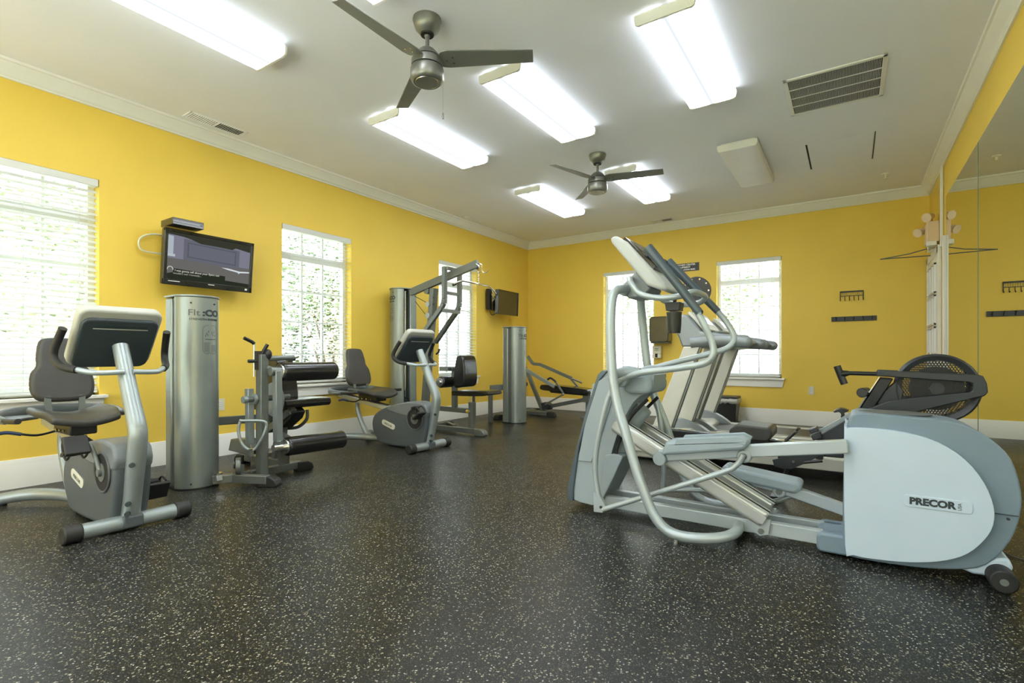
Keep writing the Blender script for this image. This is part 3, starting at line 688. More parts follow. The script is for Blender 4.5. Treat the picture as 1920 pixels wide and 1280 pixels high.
# measured joint positions and outlines (metres) of the machines
D = {
    'e_hous': [(5.012,2.86,0.645), (4.993,2.86,0.506), (4.987,2.86,0.116), (5.001,2.86,0.031), (5.033,2.86,0.011), (5.226,2.86,0.015), (5.388,2.86,0.038), (5.489,2.86,0.08), (5.562,2.86,0.194), (5.592,2.86,0.308), (5.594,2.86,0.406), (5.565,2.86,0.528), (5.506,2.86,0.603), (5.422,2.86,0.659), (5.299,2.86,0.677), (5.129,2.86,0.685), (5.039,2.86,0.684)],
    'e_white': [(4.993,2.82,0.594), (5.008,2.82,0.617), (5.108,2.82,0.623), (5.223,2.82,0.613), (5.331,2.82,0.581), (5.417,2.82,0.518), (5.475,2.82,0.43), (5.504,2.82,0.336), (5.502,2.82,0.26), (5.475,2.82,0.195), (5.425,2.82,0.13), (5.357,2.82,0.086), (5.259,2.82,0.055), (5.147,2.82,0.039), (5.028,2.82,0.037), (4.997,2.82,0.075)],
    'e_leg': [(3.907,2.93,1.344), (3.899,2.84,1.344), (3.878,2.77,1.307), (3.878,2.73,1.157), (3.9,2.7,0.872), (3.937,2.68,0.692), (3.991,2.66,0.545), (4.055,2.65,0.35), (4.105,2.65,0.22), (4.148,2.65,0.125), (4.208,2.65,0.057), (4.29,2.65,0.032), (4.406,2.67,0.035), (4.495,2.72,0.046), (4.533,2.8,0.057), (4.526,2.9,0.061)],
    'e_tower': [(3.76,2.88,0.837), (3.798,2.88,0.853), (4.054,2.88,0.852), (4.076,2.88,0.815), (4.066,2.88,0.745), (3.997,2.88,0.72), (3.932,2.88,0.645), (3.849,2.88,0.465), (3.788,2.88,0.25), (3.753,2.88,0.051), (3.554,2.88,0.053), (3.547,2.88,0.119), (3.621,2.88,0.412), (3.675,2.88,0.614)],
    'e_edge': [(3.733,2.895,0.839), (3.761,2.895,0.865), (3.802,2.895,0.866), (3.747,2.895,0.806), (3.679,2.895,0.607), (3.606,2.895,0.375), (3.569,2.895,0.109), (3.569,2.895,0.041), (3.532,2.895,0.046), (3.524,2.895,0.123), (3.595,2.895,0.407), (3.658,2.895,0.629)],
    'e_box': [(3.768,2.87,0.314), (3.803,2.87,0.36), (3.887,2.87,0.359), (3.87,2.87,0.304), (3.785,2.87,0.123), (3.751,2.87,0.085)],
    'e_ped': [(4.172,2.72,0.42), (4.2,2.72,0.512), (4.557,2.72,0.557), (4.598,2.72,0.537), (4.588,2.72,0.491)],
    'e_arm': [(4.141,2.8,0.404), (4.568,2.8,0.472), (5.008,2.8,0.539)],
    'e_rod': [(4.575,2.74,0.463), (4.541,2.74,0.406), (4.439,2.74,0.345), (3.816,2.76,0.059)],
    'e_swing': [(3.916,2.78,0.815), (3.852,2.77,0.721), (3.785,2.77,0.474), (3.764,2.77,0.284), (3.785,2.77,0.13)],
    'e_plate': [(3.758,2.77,0.151), (3.792,2.77,0.146), (3.835,2.77,0.081), (3.818,2.77,0.041), (3.761,2.77,0.038)],
    'e_grip': [(4.112,2.68,1.534), (4.212,2.68,1.402), (4.357,2.7,1.196)],
    'e_hb': [(4.349,2.7,1.208), (4.399,2.71,1.102), (4.433,2.72,1.012), (4.433,2.72,0.95), (4.384,2.73,0.912), (4.248,2.75,0.887), (4.052,2.77,0.861), (3.964,2.78,0.838), (3.912,2.79,0.815)],
    'e_gripf': [(4.042,3.28,1.56), (4.198,3.28,1.384), (4.325,3.28,1.244)],
    'e_hbf': [(4.316,3.28,1.254), (4.392,3.28,1.159), (4.436,3.27,1.065), (4.41,3.25,1.004), (4.303,3.24,0.966), (4.116,3.22,0.917), (3.933,3.21,0.868)],
    'e_con': [(3.834,2.86,1.605), (3.834,2.86,1.647), (3.868,2.86,1.661), (3.94,2.86,1.614), (4.158,2.86,1.363), (4.176,2.86,1.317), (4.113,2.86,1.312), (4.042,2.86,1.342)],
    'e_brk': [(3.875,2.9,1.375), (3.964,2.9,1.452), (4.06,2.9,1.345), (4.006,2.9,1.299), (3.918,2.9,1.292)],
    'e_pedf': [(4.397,3.15,0.316), (4.79,3.15,0.268), (4.805,3.15,0.238), (4.765,3.15,0.203), (4.382,3.15,0.249)],
    'e_armf': [(4.342,3.2,0.259), (4.682,3.2,0.222), (5.006,3.2,0.139)],
    'e_rodf': [(4.756,3.26,0.18), (4.621,3.26,0.114), (4.301,3.25,0.131), (4.01,3.24,0.097)],
    'e_lab': [(5.213,2.815,0.341), (5.436,2.815,0.348), (5.44,2.815,0.294), (5.217,2.815,0.295)],
    't_con': [(3.752,4.62,1.274), (3.798,4.62,1.329), (3.863,4.62,1.269), (3.944,4.62,1.164), (4.132,4.62,1.141), (4.262,4.62,1.102), (4.303,4.62,1.066), (4.191,4.62,1.031), (3.784,4.62,1.031), (3.752,4.62,1.121), (3.714,4.62,1.204)],
    'r_frame': [(5.145,3.83,0.83), (5.162,3.83,0.865), (5.217,3.83,0.863), (5.608,3.83,0.85), (5.629,3.83,0.846), (5.647,3.83,0.806), (5.652,3.83,0.75), (5.643,3.83,0.731), (5.591,3.83,0.71), (5.355,3.83,0.628), (5.297,3.83,0.592), (5.176,3.83,0.599), (5.093,3.83,0.612), (5.127,3.83,0.632), (5.209,3.83,0.685), (5.591,3.83,0.755), (5.593,3.83,0.799), (5.573,3.83,0.803), (5.273,3.83,0.815)],
    'r_seat': [(4.315,3.85,0.444), (4.359,3.85,0.482), (4.563,3.85,0.472), (4.581,3.85,0.452), (4.581,3.85,0.407), (4.548,3.85,0.377), (4.425,3.85,0.378), (4.311,3.85,0.401)],
    'r_foot': [(4.58,3.8,0.258), (4.616,3.8,0.27), (4.666,3.8,0.304), (4.889,3.8,0.339), (4.785,3.8,0.265), (4.691,3.8,0.208), (4.648,3.8,0.205), (4.594,3.8,0.215)],
    'r_hook': [(4.924,3.85,0.595), (4.964,3.85,0.617), (5.009,3.85,0.604), (4.983,3.85,0.589), (4.986,3.85,0.57), (4.973,3.85,0.552), (4.964,3.85,0.561), (4.967,3.85,0.58), (4.954,3.85,0.593), (4.934,3.85,0.588)],
    'l_A': [(0.946,4.65,2.029), (0.946,4.65,1.585), (0.64,4.65,1.278)],
    'l_B': [(0.91,4.98,1.994), (0.91,4.98,1.568), (0.506,4.98,1.132)],
    'l_bars': [(0.985,4.65,2.01), (0.875,4.98,2.036), (0.946,4.65,1.72), (0.906,4.98,1.726), (0.926,4.65,1.503), (0.906,4.98,1.505)],
    'l_post': [(0.648,4.8,1.82), (0.659,4.8,1.268), (0.52,4.8,0.316)],
    'l_bar': [(1.158,4.55,1.779), (1.257,4.6,1.824), (1.284,4.85,1.822), (1.25,5.15,1.822), (1.239,5.3,1.752)],
}
# ------------------------------------------------------------------ elliptical cross trainer (long axis along x, centre line y = 3.0)
YC = 3.0
def mir(l): return [(p[0], 2*YC-p[1], p[2]) for p in l]
def zshift(l, dz): return [(p[0], p[1], p[2]+dz) for p in l]
E = thing('elliptical_trainer', 'large grey and white elliptical cross trainer in the right foreground', 'exercise machine', (4.6, YC, 0))
hs = spl(XZ(D['e_hous']), 3)
B().prism(hs, 2.862, 2*YC-2.862).build('rear_housing', 'ehous', E, bev=.035, seg=4)
wh = spl(XZ(D['e_white']), 3)
for s_ in (1, -1):
    y = [YC+s_*(2.862-YC), YC+s_*(2.818-YC)]
    B().prism(wh, y[0], y[1]).build('side_panel', 'ewhite', E, bev=.014, seg=4)
B().prism([(x, z) for x, z in [(5.0, .10), (5.012, .10), (5.022, .60), (5.0, .60)]], 2.838, 2.858).build('panel_gap', 'dark', E)
lab = D['e_lab']
cx, cz = 5.326, .320
lp = B().prism(rrect(cx, cz, .228, .052, .012), 2.8145, 2.819).build('badge_plate', 'pill', E, bev=.002, label='pale rounded badge')
lp.data.materials[0] = M['ewhite']
text('PRECOR', .040, E, 'ink', frame3((5.308, 2.8143, .320), (1, 0, 0), (0, 0, 1)), name='badge_lettering', bold=.0022, sx=1.02)
text('USA', .017, E, 'greyink', frame3((5.399, 2.8143, .319), (0, 0, 1), (-1, 0, 0)), name='badge_lettering', bold=.0002)
B().prism([(5.19+.14*math.cos(a*math.pi/16), YC+.095*math.sin(a*math.pi/16)) for a in range(32)], .680, .6875, 'z').build('access_cover', 'bikegrey', E, bev=.002)
B().box((5.50, 2.855, .30), (5.585, 2.8615, .303)).build('seam', 'ink', E)
B().cyl((5.555, 2.857, .285), (5.555, 2.864, .285), .006, n=10).build('panel_screw', 'ink', E)
B().prism([(5.33, .07), (5.56, .12), (5.575, .08), (5.545, .035), (5.45, .03)], 2.87, 2*YC-2.87).build('rear_foot_bracket', 'ewhite', E, bev=.01)
for s_ in (1, -1):
    ya, yb = YC-s_*.215, YC-s_*.125
    w = B().cyl((5.53, ya, .046), (5.53, yb, .046), .046, n=32).build('transport_wheel', 'rubber', E, bev=.006)
    B().cyl((5.53, ya-s_*.001, .046), (5.53, ya+s_*.004, .046), .014, n=16).build('wheel_hub', 'steel', w)
# base rails
for s_ in (1, -1):
    B().bar((3.72, YC-s_*.075, .065), (4.98, YC-s_*.075, .065), .045, .07).build('base_rail', 'silver_l', E, bev=.005)
B().bar((4.0, 2.93, .055), (4.0, 3.07, .055), .05, .05).bar((4.53, 2.90, .055), (4.53, 3.10, .055), .05, .05).build('base_crossbar', 'silver_l', E, bev=.004)
B().prism(rrect(4.955, .055, .15, .09, .025), 2.865, 3.135).build('rail_socket', 'ehous', E, bev=.01)
# support frame on both sides
for f_ in (lambda l: l, mir):
    B().tube(f_(D['e_leg']), .0265, n=18, sub=5).build('frame_tube', 'silver_l', E)
for y in (2.65, 3.35):
    B().cyl((4.27, y, 0), (4.27, y, .012), .016, n=14).cyl((4.27, y, .01), (4.27, y, .035), .006, n=10).build('levelling_foot', 'chrome', E)
# ramp: two bright aluminium rails and a grey trough between
a, b_ = Vector((3.84, 0, .545)), Vector((4.655, 0, .115)); dv = (b_-a).normalized(); up = Vector((-dv.z, 0, dv.x))
if up.z < 0: up = -up
for s_ in (1, -1):
    y = YC-s_*.105
    A_ = Vector((a.x, y, a.z)); B_ = Vector((b_.x, y, b_.z))
    r = B().bar(A_, B_, .075, .085, up=up).build('ramp_rail', 'alu', E, bev=.016, seg=3)
    B().bar(A_+up*.043, B_+up*.043, .012, .006, up=up).build('rail_groove', 'dark', r)
    B().bar(A_+up*.042+Vector((0, .022, 0)), B_+up*.042+Vector((0, .022, 0)), .014, .008, up=up).bar(A_+up*.042-Vector((0, .022, 0)), B_+up*.042-Vector((0, .022, 0)), .014, .008, up=up).build('rail_lip', 'alu', r, bev=.002)
    B().bar(A_+Vector((0, -s_*.038, 0)), B_+Vector((0, -s_*.038, 0)), .006, .045, up=up).build('rail_side_rib', 'alu', r, bev=.002)
B().bar((a.x, YC, a.z-.01), (b_.x-.02, YC, b_.z-.01), .135, .03, up=up).build('ramp_cover', 'treadg', E, bev=.004)
B().prism([(4.61, .11), (4.68, .12), (4.67, .045), (4.63, .03), (4.58, .06)], 2.88, 2.90).prism([(4.61, .11), (4.68, .12), (4.67, .045), (4.63, .03), (4.58, .06)], 3.10, 3.12).build('ramp_hinge', 'silver_l', E)
B().cyl((4.635, 2.87, .055), (4.635, 3.13, .055), .014, n=14).build('hinge_bolt', 'steel', E)
# front tower
tw = spl(XZ(D['e_tower']), 3)
B().prism(tw, 2.885, 3.115).build('front_tower', 'etower', E, bev=.02, seg=3)
B().prism(XZ(D['e_edge']), 2.872, 3.128).build('tower_front_edge', 'grip', E, bev=.006)
B().prism([(3.70, .78), (3.80, .835), (3.86, .80), (3.74, .42), (3.69, .30), (3.60, .30)], 2.873, 2.886).build('tower_side_trim', 'etower', E, bev=.004)
B().prism(spl(XZ(D['e_box']), 3), 2.875, 3.125).build('ramp_motor_cover', 'etower', E, bev=.015, seg=3)
B().tube([(3.985, 2.99, .64), (3.90, 2.99, .53), (3.84, 2.99, .40), (3.81, 2.99, .28)], .05, n=14, flat=1.0).build('tower_rear_rib', 'etower', E)
for y0, y1 in ((2.90, 2.912), (3.088, 3.10)):
    B().tube([(4.035, y0, .70), (3.93, y0, .585), (3.862, y0, .44), (3.828, y0, .30)], .010, n=8, flat=1.0).build('tower_slot', 'dark', E)
B().prism(rrect(3.99, .785, .17, .105, .045, n=8), 2.845, 3.155).build('pivot_cover', 'etower', E, bev=.02, seg=3)
# pivots, moving handlebars, swing arms
def arm(side, grip, hb, name):
    sg = 1 if side == 'near' else -1
    yy = YC-sg*.215
    B().cyl((3.912, yy+sg*.0, .815), (3.912, YC-sg*.10, .815), .042, n=24).build('pivot_boss', 'etower', E, bev=.006)
    B().tube([(3.86, yy+sg*.01, .835), (3.95, yy+sg*.01, .86), (4.03, yy+sg*.01, .86)], [.03, .036, .024], n=12).build('pivot_arm', 'etower', E)
    h = B().tube(hb, .0175, n=14).build('moving_handlebar', 'silver_l', E)
    g0, g1 = Vector(grip[0]), Vector(grip[-1]); d = (g0-g1).normalized()
    B().tube([g1-d*.03]+list(reversed(grip)), [.0195, .021, .024, .027], n=16, sub=4).build('handlebar_grip', 'grip', h)
    B().lathe([(0, 0), (.027, 0), (.024, .006), (0, .008)], (0, 0, 0), n=18)
arm('near', D['e_grip'], D['e_hb'], 'n')
arm('far', D['e_gripf'], D['e_hbf'], 'f')
B().tube(D['e_swing'], .0165, n=14).prism(XZ(D['e_plate']), 2.755, 2.785).build('swing_arm', 'silver_l', E, bev=.002)
sf = [(p[0]+.28, 2*YC-p[1], p[2]+(.05 if i > 1 else 0)) for i, p in enumerate(D['e_swing'])]
sf = [(3.912, 3.22, .815), (3.99, 3.23, .62), (4.02, 3.23, .40), (4.03, 3.23, .22), (4.02, 3.24, .11)]
B().tube(sf, .0165, n=14).build('swing_arm', 'silver_l', E)
B().cyl((3.808, 2.75, .073), (3.808, 2.79, .073), .009, n=12).build('rod_bolt', 'ink', E)
B().tube(D['e_rod'], .0145, n=12).build('link_rod', 'silver_l', E)
B().tube(D['e_rodf'], .0145, n=12).build('link_rod', 'silver_l', E)
def pedal(arm_, ped, y0, y1, ya, tag_):
    p = [Vector(q) for q in arm_]
    b = B()
    for q, r_ in zip(p, p[1:]): b.bar((q.x, ya, q.z), (r_.x, ya, r_.z), .05, .062)
    b.cyl((p[1].x+.005, ya-.035, p[1].z-.022), (p[1].x+.005, ya+.03, p[1].z-.022), .034, n=24)
    pa = b.build('pedal_arm', 'silver_l', E, bev=.006)
    B().cyl((p[1].x+.005, ya-.042, p[1].z-.022), (p[1].x+.005, ya-.033, p[1].z-.022), .016, n=16).build('arm_bolt', 'steel', pa)
    ol = [(x, z-(.012 if i in (1, 2, 3) else 0)) for i, (x, z) in enumerate(ped)] if tag_ else ped
    tr = B().prism(ol, y0, y1).build('foot_pedal', 'ehous' if tag_ else 'ehous', E, bev=.018, seg=3)
    tr.data.materials[0] = M['grippad']
    B().cyl((p[0].x+.01, ya-.05, p[0].z-.012), (p[0].x+.01, ya+.03, p[0].z-.012), .036, n=24).build('ramp_roller', 'etower', E, bev=.004)
M['grippad'] = mat('pedal_blue_grey', (.30, .37, .41), .42, var=.03)
pedal(D['e_arm'], XZ(D['e_ped']), 2.70, 2.86, 2.795, 1)
pedal(D['e_armf'], XZ(D['e_pedf']), 3.14, 3.30, 3.205, 0)
# rims give the trays their raised edge
B().prism([(4.24, .480), (4.555, .520), (4.59, .515), (4.600, .540), (4.560, .558), (4.26, .520)], 2.700, 2.712).prism([(4.24, .480), (4.555, .520), (4.59, .515), (4.600, .540), (4.560, .558), (4.26, .520)], 2.848, 2.860).build('pedal_rim', 'grippad', E, bev=.004)
# console
B().tube([(4.055, 2.93, 1.02), (4.0, 2.98, 1.20)], .01).bm.free()
cn = [(x+(.012 if i in (0, 6, 7) else 0), z+(.012 if i in (0, 6, 7) else 0)) for i, (x, z) in enumerate(XZ(D['e_con']))]
cb = B().prism(cn, 2.815, 3.185).build('console_body', 'ewhite', E, bev=.022, seg=4)
cb.data.materials[0] = M['shell']
n0, n1 = Vector((3.882, 0, 1.686)), Vector((4.176, 0, 1.383)); dd = (n1-n0).normalized(); nn = Vector((-dd.z, 0, dd.x))
if nn.z < 0: nn = -nn
def on(u, v): return n0+dd*u+nn*v
L = (n1-n0).length
def plate(u0, u1, y0, y1, v0, v1, nm, m, par=None, bev=.003):
    q = [on(u0, v0), on(u1, v0), on(u1, v1), on(u0, v1)]
    return B().prism([(p.x, p.z) for p in q], y0, y1).build(nm, m, par or E, bev=bev)
cb2 = plate(.055, L-.10, 2.835, 3.165, -.035, .002, 'console_screen', 'tvback', bev=.003)
plate(.08, L-.25, 2.88, 3.12, .002, .004, 'display_window', 'disp', cb2, .001)
plate(L-.20, L-.18, 2.84, 3.16, .0, .035, 'reading_ledge', 'black', E, .004)
q = XZ(D['e_brk'])
B().prism(q, 2.90, 3.10).build('console_bracket', 'treadg', E, bev=.01)
B().cyl((3.895, 2.88, 1.345), (3.895, 3.12, 1.345), .034, n=22).build('bracket_collar', 'treadg', E)
for f_ in (lambda l: l, mir):
    B().tube([(3.935, YC+(f_([(0, 2.93, 0)])[0][1]-YC)*.9, 1.31), (3.975, f_([(0, 2.93, 0)])[0][1], 1.20), (4.005, f_([(0, 2.90, 0)])[0][1], 1.02), (4.04, f_([(0, 2.89, 0)])[0][1], .84)], .021, n=14).bm.free()
sh = [(3.93, 2.93, 1.405), (3.95, 2.84, 1.40), (3.985, 2.79, 1.355), (4.036, 2.78, 1.30), (4.138, 2.78, 1.272), (4.245, 2.79, 1.275), (4.30, 2.85, 1.30), (4.31, 3.0, 1.305)]
B().tube(sh+list(reversed([(p[0], 2*YC-p[1], p[2]) for p in sh[:-1]])), .0165, n=14).build('fixed_handlebar', 'silver_l', E)
b = B().prism([(4.118, 1.262), (4.205, 1.262), (4.198, 1.215), (4.125, 1.215)], 2.955, 3.045)
b.lathe([(0, 0), (.036, 0), (.040, .05), (.043, .12), (.039, .12), (.035, .01), (0, .01)], (4.16, 3.0, 1.085), n=24)
b.build('bottle_holder', 'black', E, bev=.004)
B().lathe([(.0385, 0), (.044, 0), (.044, .008), (.0385, .008)], (4.16, 3.0, 1.20), n=24).tube([(4.16, 3.0, 1.26), (4.17, 3.0, 1.30)], .01, n=8).build('bottle_ring', 'rowgrey', E)
# ------------------------------------------------------------------ treadmills (local: x from front, y across)
def treadmill(x0, yn, yf, label):
    yc = (yn+yf)/2
    t = thing('treadmill', label, 'treadmill', (x0+.95, yc, 0), 'treadmills side by side')
    X = lambda v: x0+v
    for s_, y in ((-1, yn), (1, yf)):
        ins = -s_*.07
        rl = B().prism([(y, .085), (y, .175), (y-s_*.012, .19), (y-s_*.085, .19), (y-s_*.09, .18), (y-s_*.09, .085)], X(.05), X(1.98), 'x').build('side_rail', 'alu', t, bev=.006)
        rl.data.materials[0] = M['railw']
        B().box((X(.5), y-s_*.018, .191), (X(1.95), y-s_*.03, .194)).build('rail_groove', 'steel', rl)
        B().box((X(1.96), y, .07), (X(2.03), y-s_*.1, .20)).build('rail_end_cap', 'black', t, bev=.012)
        B().cyl((X(1.9), y-s_*.05, 0), (X(1.9), y-s_*.05, .08), .03, n=14).build('rear_foot', 'rubber', t)
        # upright, leaning toward the user
        yo = y-s_*.015
        up = [(X(.24), .10), (X(.42), .10), (X(.735), 1.035), (X(.60), 1.035)]
        u_ = B().prism(up, yo, yo-s_*.055).build('upright', 'treadw', t, bev=.008)
        B().bar((X(.43), yo-s_*.028, .10), (X(.745), yo-s_*.028, 1.03), .045, .012, up=(1, 0, -.3)).build('upright_edge', 'steel', u_)
        # fender
        fe = spl([(X(.02), .10), (X(.06), .20), (X(.20), .295), (X(.36), .325), (X(.52), .285), (X(.66), .195), (X(.66), .16), (X(.3), .10)], 3)
        B().prism(fe, y-s_*.005, y-s_*.10).build('wheel_fender', 'treadg', t, bev=.018, seg=3)
        hp = [(X(.66), yo-s_*.03, 1.07), (X(.82), yo-s_*.03, 1.085), (X(.98), yo-s_*.03, 1.082), (X(1.10), yo-s_*.03, 1.068)]
        h_ = B().tube([(p[0], p[1], p[2]) for p in hp], [.056, .056, .054, .050], n=18).sph((X(1.10), yo-s_*.03, 1.068), .050, n=16).build('handrail', 'treadg', t)
    B().box((X(.5), yn+.09, .10), (X(1.97), yf-.09, .178)).build('running_belt', 'belt', t, bev=.012)
    B().prism([(X(.0), .02), (X(.02), .15), (X(.12), .215), (X(.50), .235), (X(.56), .19), (X(.56), .06), (X(.5), .02)], yn+.05, yf-.05).build('motor_hood', 'treadw', t, bev=.02, seg=3)
    cpts = [(p[0]-3.20+x0, p[2]) for p in D['t_con']]
    c_ = B().prism(cpts, yn+.02, yf-.02).build('console_body', 'treadg', t, bev=.018, seg=3)
    q = [(X(.61), 1.335), (X(.745), 1.175), (X(.765), 1.19), (X(.63), 1.352)]
    B().prism(q, yn+.10, yf-.10).build('display_panel', 'treadw', c_, bev=.006)
    q = [(X(.655), 1.318), (X(.715), 1.244), (X(.719), 1.248), (X(.659), 1.322)]
    B().prism(q, yn+.18, yf-.18).build('display_window', 'tvback', c_, bev=.001)
    B().tube([(X(.78), yn+.03, 1.12), (X(.86), yn+.14, 1.15), (X(.88), yc, 1.16), (X(.86), yf-.14, 1.15), (X(.78), yf-.03, 1.12)], .02, n=12).build('front_grab_bar', 'treadg', t)
    return t
M['railw'] = mat('treadmill_rail', (.60, .60, .53), .3, .2, var=.03)
TA = treadmill(3.20, 4.52, 5.34, 'cream and grey treadmill directly behind the cross trainer, dark round bracket above it')
text('VOS', .13, TA, 'ink', frame3((3.62, 4.72, .2365), (1, 0, 0), (0, 1, 0)), name='hood_lettering', bold=.002)
TB = treadmill(3.20, 5.50, 6.32, 'second cream and grey treadmill, farther one nearer the back window')
b = B()
for k in range(24):
    a = 2*math.pi*k/24
    pass
cc = Vector((3.78, 5.05, 1.575))
b.lathe([(.062, -.008), (.14, -.008), (.14, .008), (.062, .008)], cc, n=28, axis='y')
rg = b.build('round_bracket', 'black', TA, bev=.002)
b = B()
for k in range(10):
    a = 2*math.pi*k/10; b.cyl((cc.x+.118*math.cos(a), 5.05-.012, cc.z+.118*math.sin(a)), (cc.x+.118*math.cos(a), 5.05-.007, cc.z+.118*math.sin(a)), .008, n=8)
b.build('bracket_bolt', 'chrome', rg)
B().bar((3.50, 5.02, 1.70), (3.70, 5.02, 1.55), .05, .03).build('bracket_bar', 'black', TA, bev=.006)
B().bar((3.80, 5.05, 1.20), (3.74, 5.05, 1.49), .03, .03).build('bracket_post', 'black', TA, bev=.004)
# ------------------------------------------------------------------ rowing machine
Rw = thing('rowing_machine', 'black rowing machine with perforated flywheel cage beside the mirror, behind the cross trainer', 'rowing machine', (4.9, 3.9, 0))
fc = Vector((5.44, 3.93, .762)); FR = .203
prof = [(FR-.040, -.045), (FR-.012, -.058), (FR, -.04), (FR, .04), (FR-.012, .058), (FR-.040, .045)]
b = B(); rings = []
for k in range(56):
    a = 2*math.pi*k/56; rings.append([b.bm.verts.new((fc.x+r*math.cos(a), fc.y+h, fc.z+r*math.sin(a))) for r, h in prof])
for i in range(56):
    A, C = rings[i], rings[(i+1) % 56]
    for k in range(6): b.bm.faces.new((A[k], A[(k+1) % 6], C[(k+1) % 6], C[k]))
b.build('flywheel_ring', 'rowgrey', Rw)
for sy in (-.046, .046):
    b = B(); cs = .0085; pr = set()
    rr = FR-.036
    ny = int(rr/cs)+3
    for i in range(-ny, ny):
        for j in range(-ny, ny):
            cx_ = i*cs*1.732+(j % 2)*cs*.866; cz_ = j*cs*1.5
            if math.hypot(cx_, cz_) > rr: continue
            for k in (0, 1, 2):
                a0, a1 = math.pi/2+k*math.pi/3, math.pi/2+(k+1)*math.pi/3
                p = (cx_+cs*math.cos(a0), cz_+cs*math.sin(a0)); q = (cx_+cs*math.cos(a1), cz_+cs*math.sin(a1))
                d = Vector((q[0]-p[0], q[1]-p[1])); nrm = Vector((-d.y, d.x)).normalized()*.0021
                vs = [b.bm.verts.new((fc.x+x+sx*nrm.x, fc.y+sy, fc.z+z+sx*nrm.y)) for (x, z), sx in ((p, 1), (q, 1), (q, -1), (p, -1))]
                b.bm.faces.new(vs)
    o = b.build('perforated_screen', 'rower', Rw, smooth=False, kind='stuff'); s_ = o.modifiers.new('s', 'SOLIDIFY'); s_.thickness = .0015
B().cyl((fc.x, fc.y-.03, fc.z), (fc.x, fc.y+.03, fc.z), FR-.075, n=40).build('flywheel', 'rower', Rw)
B().cyl((fc.x, fc.y-.05, fc.z), (fc.x, fc.y+.05, fc.z), .035, n=24).build('flywheel_hub', 'rowgrey', Rw)
fr = XZ(D['r_frame'])
# forked side arm: outer outline with a long wedge opening
up_ = [(5.145, .830), (5.160, .866), (5.26, .862), (5.615, .848), (5.635, .84), (5.650, .80), (5.655, .75), (5.640, .728), (5.59, .712), (5.36, .628), (5.30, .592), (5.17, .598), (5.07, .606), (5.13, .640), (5.20, .676), (5.30, .700), (5.575, .748), (5.590, .758), (5.590, .796), (5.575, .803), (5.27, .822)]
for y0, y1 in ((3.825, 3.850), (4.01, 4.035)):
    B().prism(up_, y0, y1).build('forked_arm', 'rowgrey', Rw, bev=.006)
B().cyl((5.62, 3.822, .785), (5.62, 4.038, .785), .008, n=12).cyl((5.195, 3.822, .845), (5.195, 4.038, .845), .008, n=12).build('arm_bolt', 'ink', Rw)
B().tube([(5.007, 3.84, .845), (5.16, 3.84, .843)], .013, n=12, smooth=False).build('monitor_rod', 'rower', Rw)
B().tube([(4.945, 3.84, .890), (4.965, 3.84, .83), (4.985, 3.84, .775)], .021, n=14).tube([(4.967, 3.84, .838), (5.01, 3.84, .846)], [.026, .014], n=12, smooth=False).build('t_handle', 'rower', Rw)
B().prism([(5.165, .82), (5.235, .815), (5.135, .62), (5.055, .60)], 3.86, 4.0).build('mast', 'rower', Rw, bev=.008)
B().bar((5.165, 3.93, .825), (5.045, 3.93, .60), .15, .006, up=(1, 0, -.5)).build('mast_edge', 'chrome', Rw)
B().cyl((5.10, 3.93, .725), (5.075, 3.82, .725), .03, n=20).build('damper_knob', 'rower', Rw, bev=.004)
B().prism([(5.12, .66), (5.25, .80), (5.285, .74), (5.27, .66), (5.21, .64)], 3.875, 3.985).build('flywheel_bracket', 'rowgrey', Rw, bev=.006)
# monorail, beam and legs
B().bar((3.40, 3.93, .37), (4.80, 3.93, .33), .05, .07).build('monorail', 'rower', Rw, bev=.006)
B().bar((3.42, 3.93, .411), (4.72, 3.93, .371), .03, .006).build('rail_strip', 'chrome', Rw)
B().prism([(4.80, .30), (4.84, .43), (5.06, .60), (5.12, .58), (5.0, .42), (4.98, .30)], 3.87, 3.99).build('front_beam', 'rowgrey', Rw, bev=.008)
B().bar((4.80, 3.86, .425), (5.02, 3.86, .585), .012, .022, up=(-.5, 0, 1)).build('beam_edge', 'silver', Rw, bev=.002)
fp = XZ(D['r_foot'])
B().prism(fp, 3.80, 3.815).build('leg_plate', 'rowgrey', Rw, bev=.003)
B().prism(fp, 4.045, 4.06).build('leg_plate', 'rowgrey', Rw, bev=.003)
B().bar((4.68, 3.81, .24), (4.68, 4.05, .24), .04, .04).bar((4.85, 3.81, .31), (4.85, 4.05, .31), .04, .04).build('plate_spacer', 'rower', Rw)
B().bar((4.70, 3.93, .27), (4.60, 3.93, .03), .05, .03).bar((4.60, 3.70, .022), (4.60, 4.16, .022), .05, .035).build('front_leg', 'rower', Rw, bev=.004)
B().bar((3.46, 3.93, .36), (3.44, 3.93, .03), .05, .03).bar((3.44, 3.78, .022), (3.44, 4.08, .022), .05, .035).build('rear_leg', 'rower', Rw, bev=.004)
B().tube([(5.50, 3.93, .56), (5.56, 3.93, .30), (5.58, 3.93, .02)], .012, n=10).tube([(5.40, 3.93, .56), (5.42, 3.93, .25), (5.42, 3.93, .02)], .012, n=10).bar((5.50, 3.74, .018), (5.50, 4.12, .018), .20, .03).build('flywheel_stand', 'rower', Rw)
B().cyl((4.705, 3.792, .262), (4.705, 3.80, .262), .009, n=14).build('plate_bolt', 'chrome', Rw)
B().tube([(4.764, 3.79, .264), (4.868, 3.79, .287)], .010, n=10, smooth=False).build('foot_peg', 'rower', Rw)
# seat
st = XZ(D['r_seat'])
B().prism(st, 3.78, 4.08).build('seat', 'pad', Rw, bev=.028, seg=4)
B().bar((4.36, 3.93, .378), (4.54, 3.93, .373), .12, .03).build('seat_carriage', 'rower', Rw)
